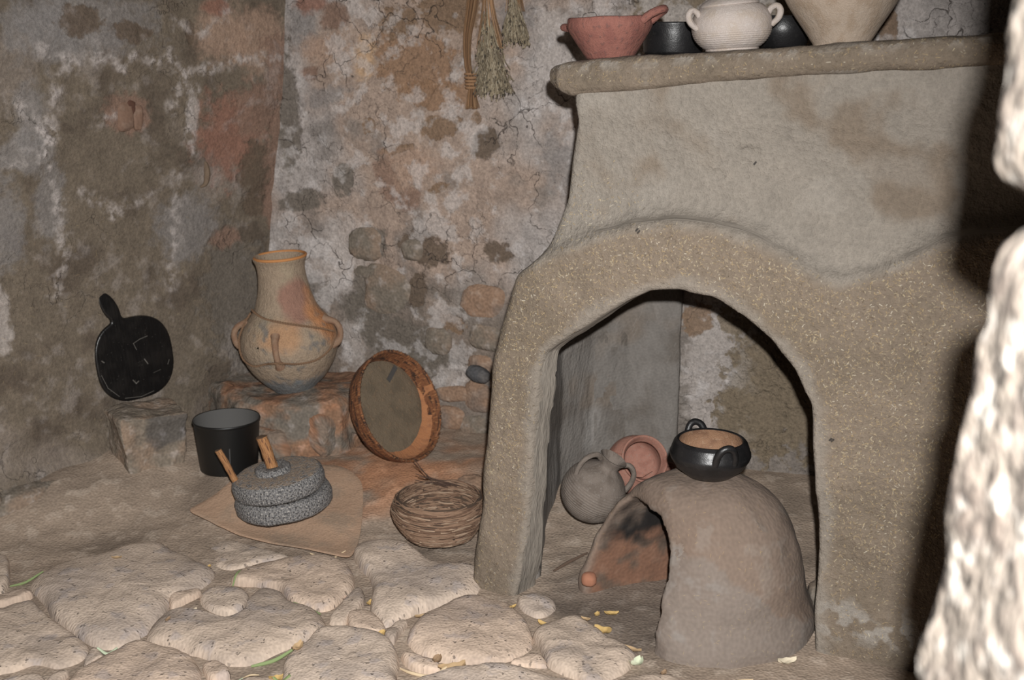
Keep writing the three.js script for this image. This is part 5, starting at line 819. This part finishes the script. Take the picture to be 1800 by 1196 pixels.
// ---------------------------------------------------------------- litter on the floor: every leaf, blade and straw by itself
{
  scene.updateMatrixWorld(true);
  const ray = new THREE.Raycaster(), ground = [floor, ...floor.children, scene.getObjectByName('hide_mat')];
  const gy = (x, z) => { ray.set(V3(x, 1, z), V3(0, -1, 0)); const h = ray.intersectObjects(ground, false); return h.length ? h[0].point.y : 0; };
  const tones = { tan: [0.42, 0.29, 0.16], yellow: [0.5, 0.34, 0.13], pale: [0.62, 0.52, 0.38], cream: [0.66, 0.58, 0.44], mint: [0.56, 0.6, 0.44], brown: [0.26, 0.17, 0.1], pink: [0.44, 0.31, 0.24] }, lm = {}; for (const k in tones) lm[k] = std(tones[k], 0.85);
  const leaf = (len, wid, curl, seed) => { const nu = 10, nv = 6, P = [], U = [], T = []; for (const side of [0, 1]) for (let i = 0; i <= nu; i++) for (let j = 0; j <= nv; j++) { const u = i / nu, v = j / nv * 2 - 1, w = wid * Math.pow(Math.sin(Math.PI * clamp(0.03 + u * 0.94)), 0.7) * (1 + 0.15 * n2(u * 4 + seed, v)); P.push((u - 0.5) * len, curl * (v * v * 0.7 + Math.pow(u * 2 - 1, 2)) * wid + 0.15 * wid * n2(u * 3 + seed, v * 2) - side * 0.0007, v * w * 0.5); U.push(u, v); } const id = (s, i, j) => (s * (nu + 1) + i) * (nv + 1) + j; for (const s of [0, 1]) for (let i = 0; i < nu; i++) for (let j = 0; j < nv; j++) { const q = [id(s, i, j), id(s, i, j + 1), id(s, i + 1, j), id(s, i, j + 1), id(s, i + 1, j + 1), id(s, i + 1, j)]; if (s) q.reverse(); T.push(...q); } const g = new THREE.BufferGeometry(); g.setAttribute('position', new THREE.Float32BufferAttribute(P, 3)); g.setAttribute('uv', new THREE.Float32BufferAttribute(U, 2)); g.setIndex(T); g.computeVertexNormals(); return g; };
  const L = [
    [-1.192, -3.17, 0.03, 0.014, 'tan', 0.2, 'small tan leaf on the big slab at far left'],
    [-0.901, -2.881, 0.055, 0.026, 'pale', 0.5, 'pale curled leaf beside the thin sliver of stone'],
    [-0.55, -2.642, 0.04, 0.026, 'tan', 1.1, 'tan leaf at the tip of a long green blade'],
    [-0.581, -2.536, 0.05, 0.03, 'yellow', 0.7, 'yellow folded leaf low in the middle left gap'],
    [-0.477, -2.969, 0.03, 0.018, 'pink', 0.3, 'pinkish leaf by the narrow ridge stone'],
    [-0.401, -2.94, 0.032, 0.02, 'yellow', 1.4, 'yellow leaf left of the slab under the basket'],
    [-0.351, -2.754, 0.034, 0.024, 'yellow', 0.9, 'yellow-brown leaf at the lower tip of the basket slab'],
    [-0.248, -2.831, 0.036, 0.016, 'tan', 0.4, 'tan leaf in the gap above the oval slab'],
    [-0.15, -2.574, 0.07, 0.036, 'tan', 0.1, 'largest tan leaf below the oval slab'],
    [-0.19, -2.6, 0.034, 0.024, 'brown', 1.2, 'brown leaf overlapping the largest tan leaf'],
    [0.085, -2.821, 0.036, 0.018, 'yellow', -0.6, 'yellow leaf between the hearth leg and the pointed slab'],
    [0.003, -2.892, 0.022, 0.012, 'yellow', 0.6, 'tiny yellow leaf at the foot of the left hearth leg'],
    [0.243, -2.76, 0.05, 0.036, 'yellow', -0.5, 'wide yellow leaf at the oven mouth'],
    [0.275, -2.875, 0.042, 0.02, 'yellow', 0.15, 'brown-yellow leaf inside the oven mouth'],
    [0.235, -2.871, 0.024, 0.016, 'yellow', 1.2, 'small upright yellow leaf left in the oven mouth'],
    [0.312, -2.669, 0.05, 0.018, 'tan', -0.5, 'narrow tan leaf above the pale green petal'],
    [0.314, -2.608, 0.05, 0.036, 'mint', 0.9, 'pale green petal in front of the oven'],
    [0.701, -2.616, 0.055, 0.03, 'cream', 0.3, 'cream petal right of the oven'],
    [0.374, -2.525, 0.022, 0.014, 'brown', 0.9, 'brown leaf at the bottom edge under the oven'],
    [0.2, -2.805, 0.03, 0.014, 'tan', -0.6, 'tan leaf left of the wide yellow leaf'],
    [-0.919, -3.178, 0.022, 0.012, 'yellow', 1.3, 'small yellow leaf at the right corner of the big slab'],
    [-0.921, -2.773, 0.02, 0.012, 'brown', 1.2, 'reddish brown seed husk on the middle slab'],
  ];
  L.forEach(([x, z, l, w, c, turn, label], i) => { const o = single('dry_leaf', leaf(l, w, 0.28, i * 3.7), lm[c], label, 'leaf', 'dry leaves on the floor'); o.position.set(x, gy(x, z) + 0.003, z); o.rotation.set(0.15 * n2(i, 0.4), turn, 0.15 * n2(i, 3.4)); });
  const green = std([0.2, 0.26, 0.11], 0.8), paleGreen = std([0.42, 0.48, 0.34], 0.8), strawM = std([0.55, 0.43, 0.28], 0.85), wood = std([0.13, 0.085, 0.06], 0.9);
  const B = [
    ['grass_blade', 'blade', green, [[-1.462, -3.042], [-1.43, -3.07], [-1.391, -3.11]], 0.004, 'long green blade beside the boulder at the left edge'],
    ['grass_blade', 'blade', paleGreen, [[-1.068, -2.651], [-1.045, -2.658], [-1.021, -2.663]], 0.0045, 'pale green blade at the lower corner of the big slab'],
    ['grass_blade', 'blade', green, [[-0.662, -2.602], [-0.61, -2.622], [-0.563, -2.651]], 0.0055, 'broad dark green blade below the middle slab'],
    ['grass_blade', 'blade', green, [[-0.614, -2.923], [-0.57, -2.905], [-0.531, -2.875]], 0.004, 'green blade along the top of the middle slab'],
    ['grass_blade', 'blade', green, [[-0.815, -3.049], [-0.809, -3.07], [-0.803, -3.099]], 0.003, 'short green shoot in the gap near the hide'],
    ['grass_blade', 'blade', green, [[-0.59, -2.525], [-0.57, -2.515], [-0.545, -2.511]], 0.006, 'short green blade under the yellow folded leaf'],
    ['straw', 'straw', strawM, [[-0.615, -3.206], [-0.56, -3.222], [-0.513, -3.248]], 0.0035, 'flat straw lying on the front of the hide'],
    ['straw', 'straw', paleGreen, [[-0.73, -2.45], [-0.695, -2.5], [-0.671, -2.546]], 0.0045, 'pale forked stalk at the bottom left'],
    ['straw', 'straw', strawM, [[-0.671, -2.546], [-0.65, -2.54], [-0.628, -2.541]], 0.0025, 'thin straw branching off the pale stalk'],
    ['straw', 'straw', strawM, [[-0.282, -2.588], [-0.25, -2.562], [-0.2, -2.553], [-0.163, -2.555]], 0.0045, 'pale curved straw beside the largest tan leaf'],
    ['straw', 'straw', strawM, [[0.516, -2.511], [0.556, -2.522], [0.596, -2.527]], 0.0035, 'straw in front of the oven base'],
    ['stick', 'stick', wood, [[0.125, -3.14], [0.17, -3.2], [0.235, -3.275]], 0.005, 'brown stick on the earth between the hearth leg and the jug'],
  ];
  for (const [n, c, m, pts, r, label] of B) { const q = pts.map(([x, z], i) => V3(x, gy(x, z) + (c === 'stick' ? 0.006 : 0.004), z)), g = curveTube(q, (k) => r * (0.25 + 0.75 * Math.pow(Math.sin(Math.PI * clamp(0.08 + k * 0.86)), 0.6)), 20, 7); single(n, g, m, label, c === 'blade' ? 'grass' : c, c === 'stick' ? undefined : c === 'blade' ? 'green blades on the floor' : 'straws on the floor'); }
}
scene.traverse((o) => { if (o.isMesh) { o.castShadow = true; o.receiveShadow = true; } });
renderer.render(scene, camera);
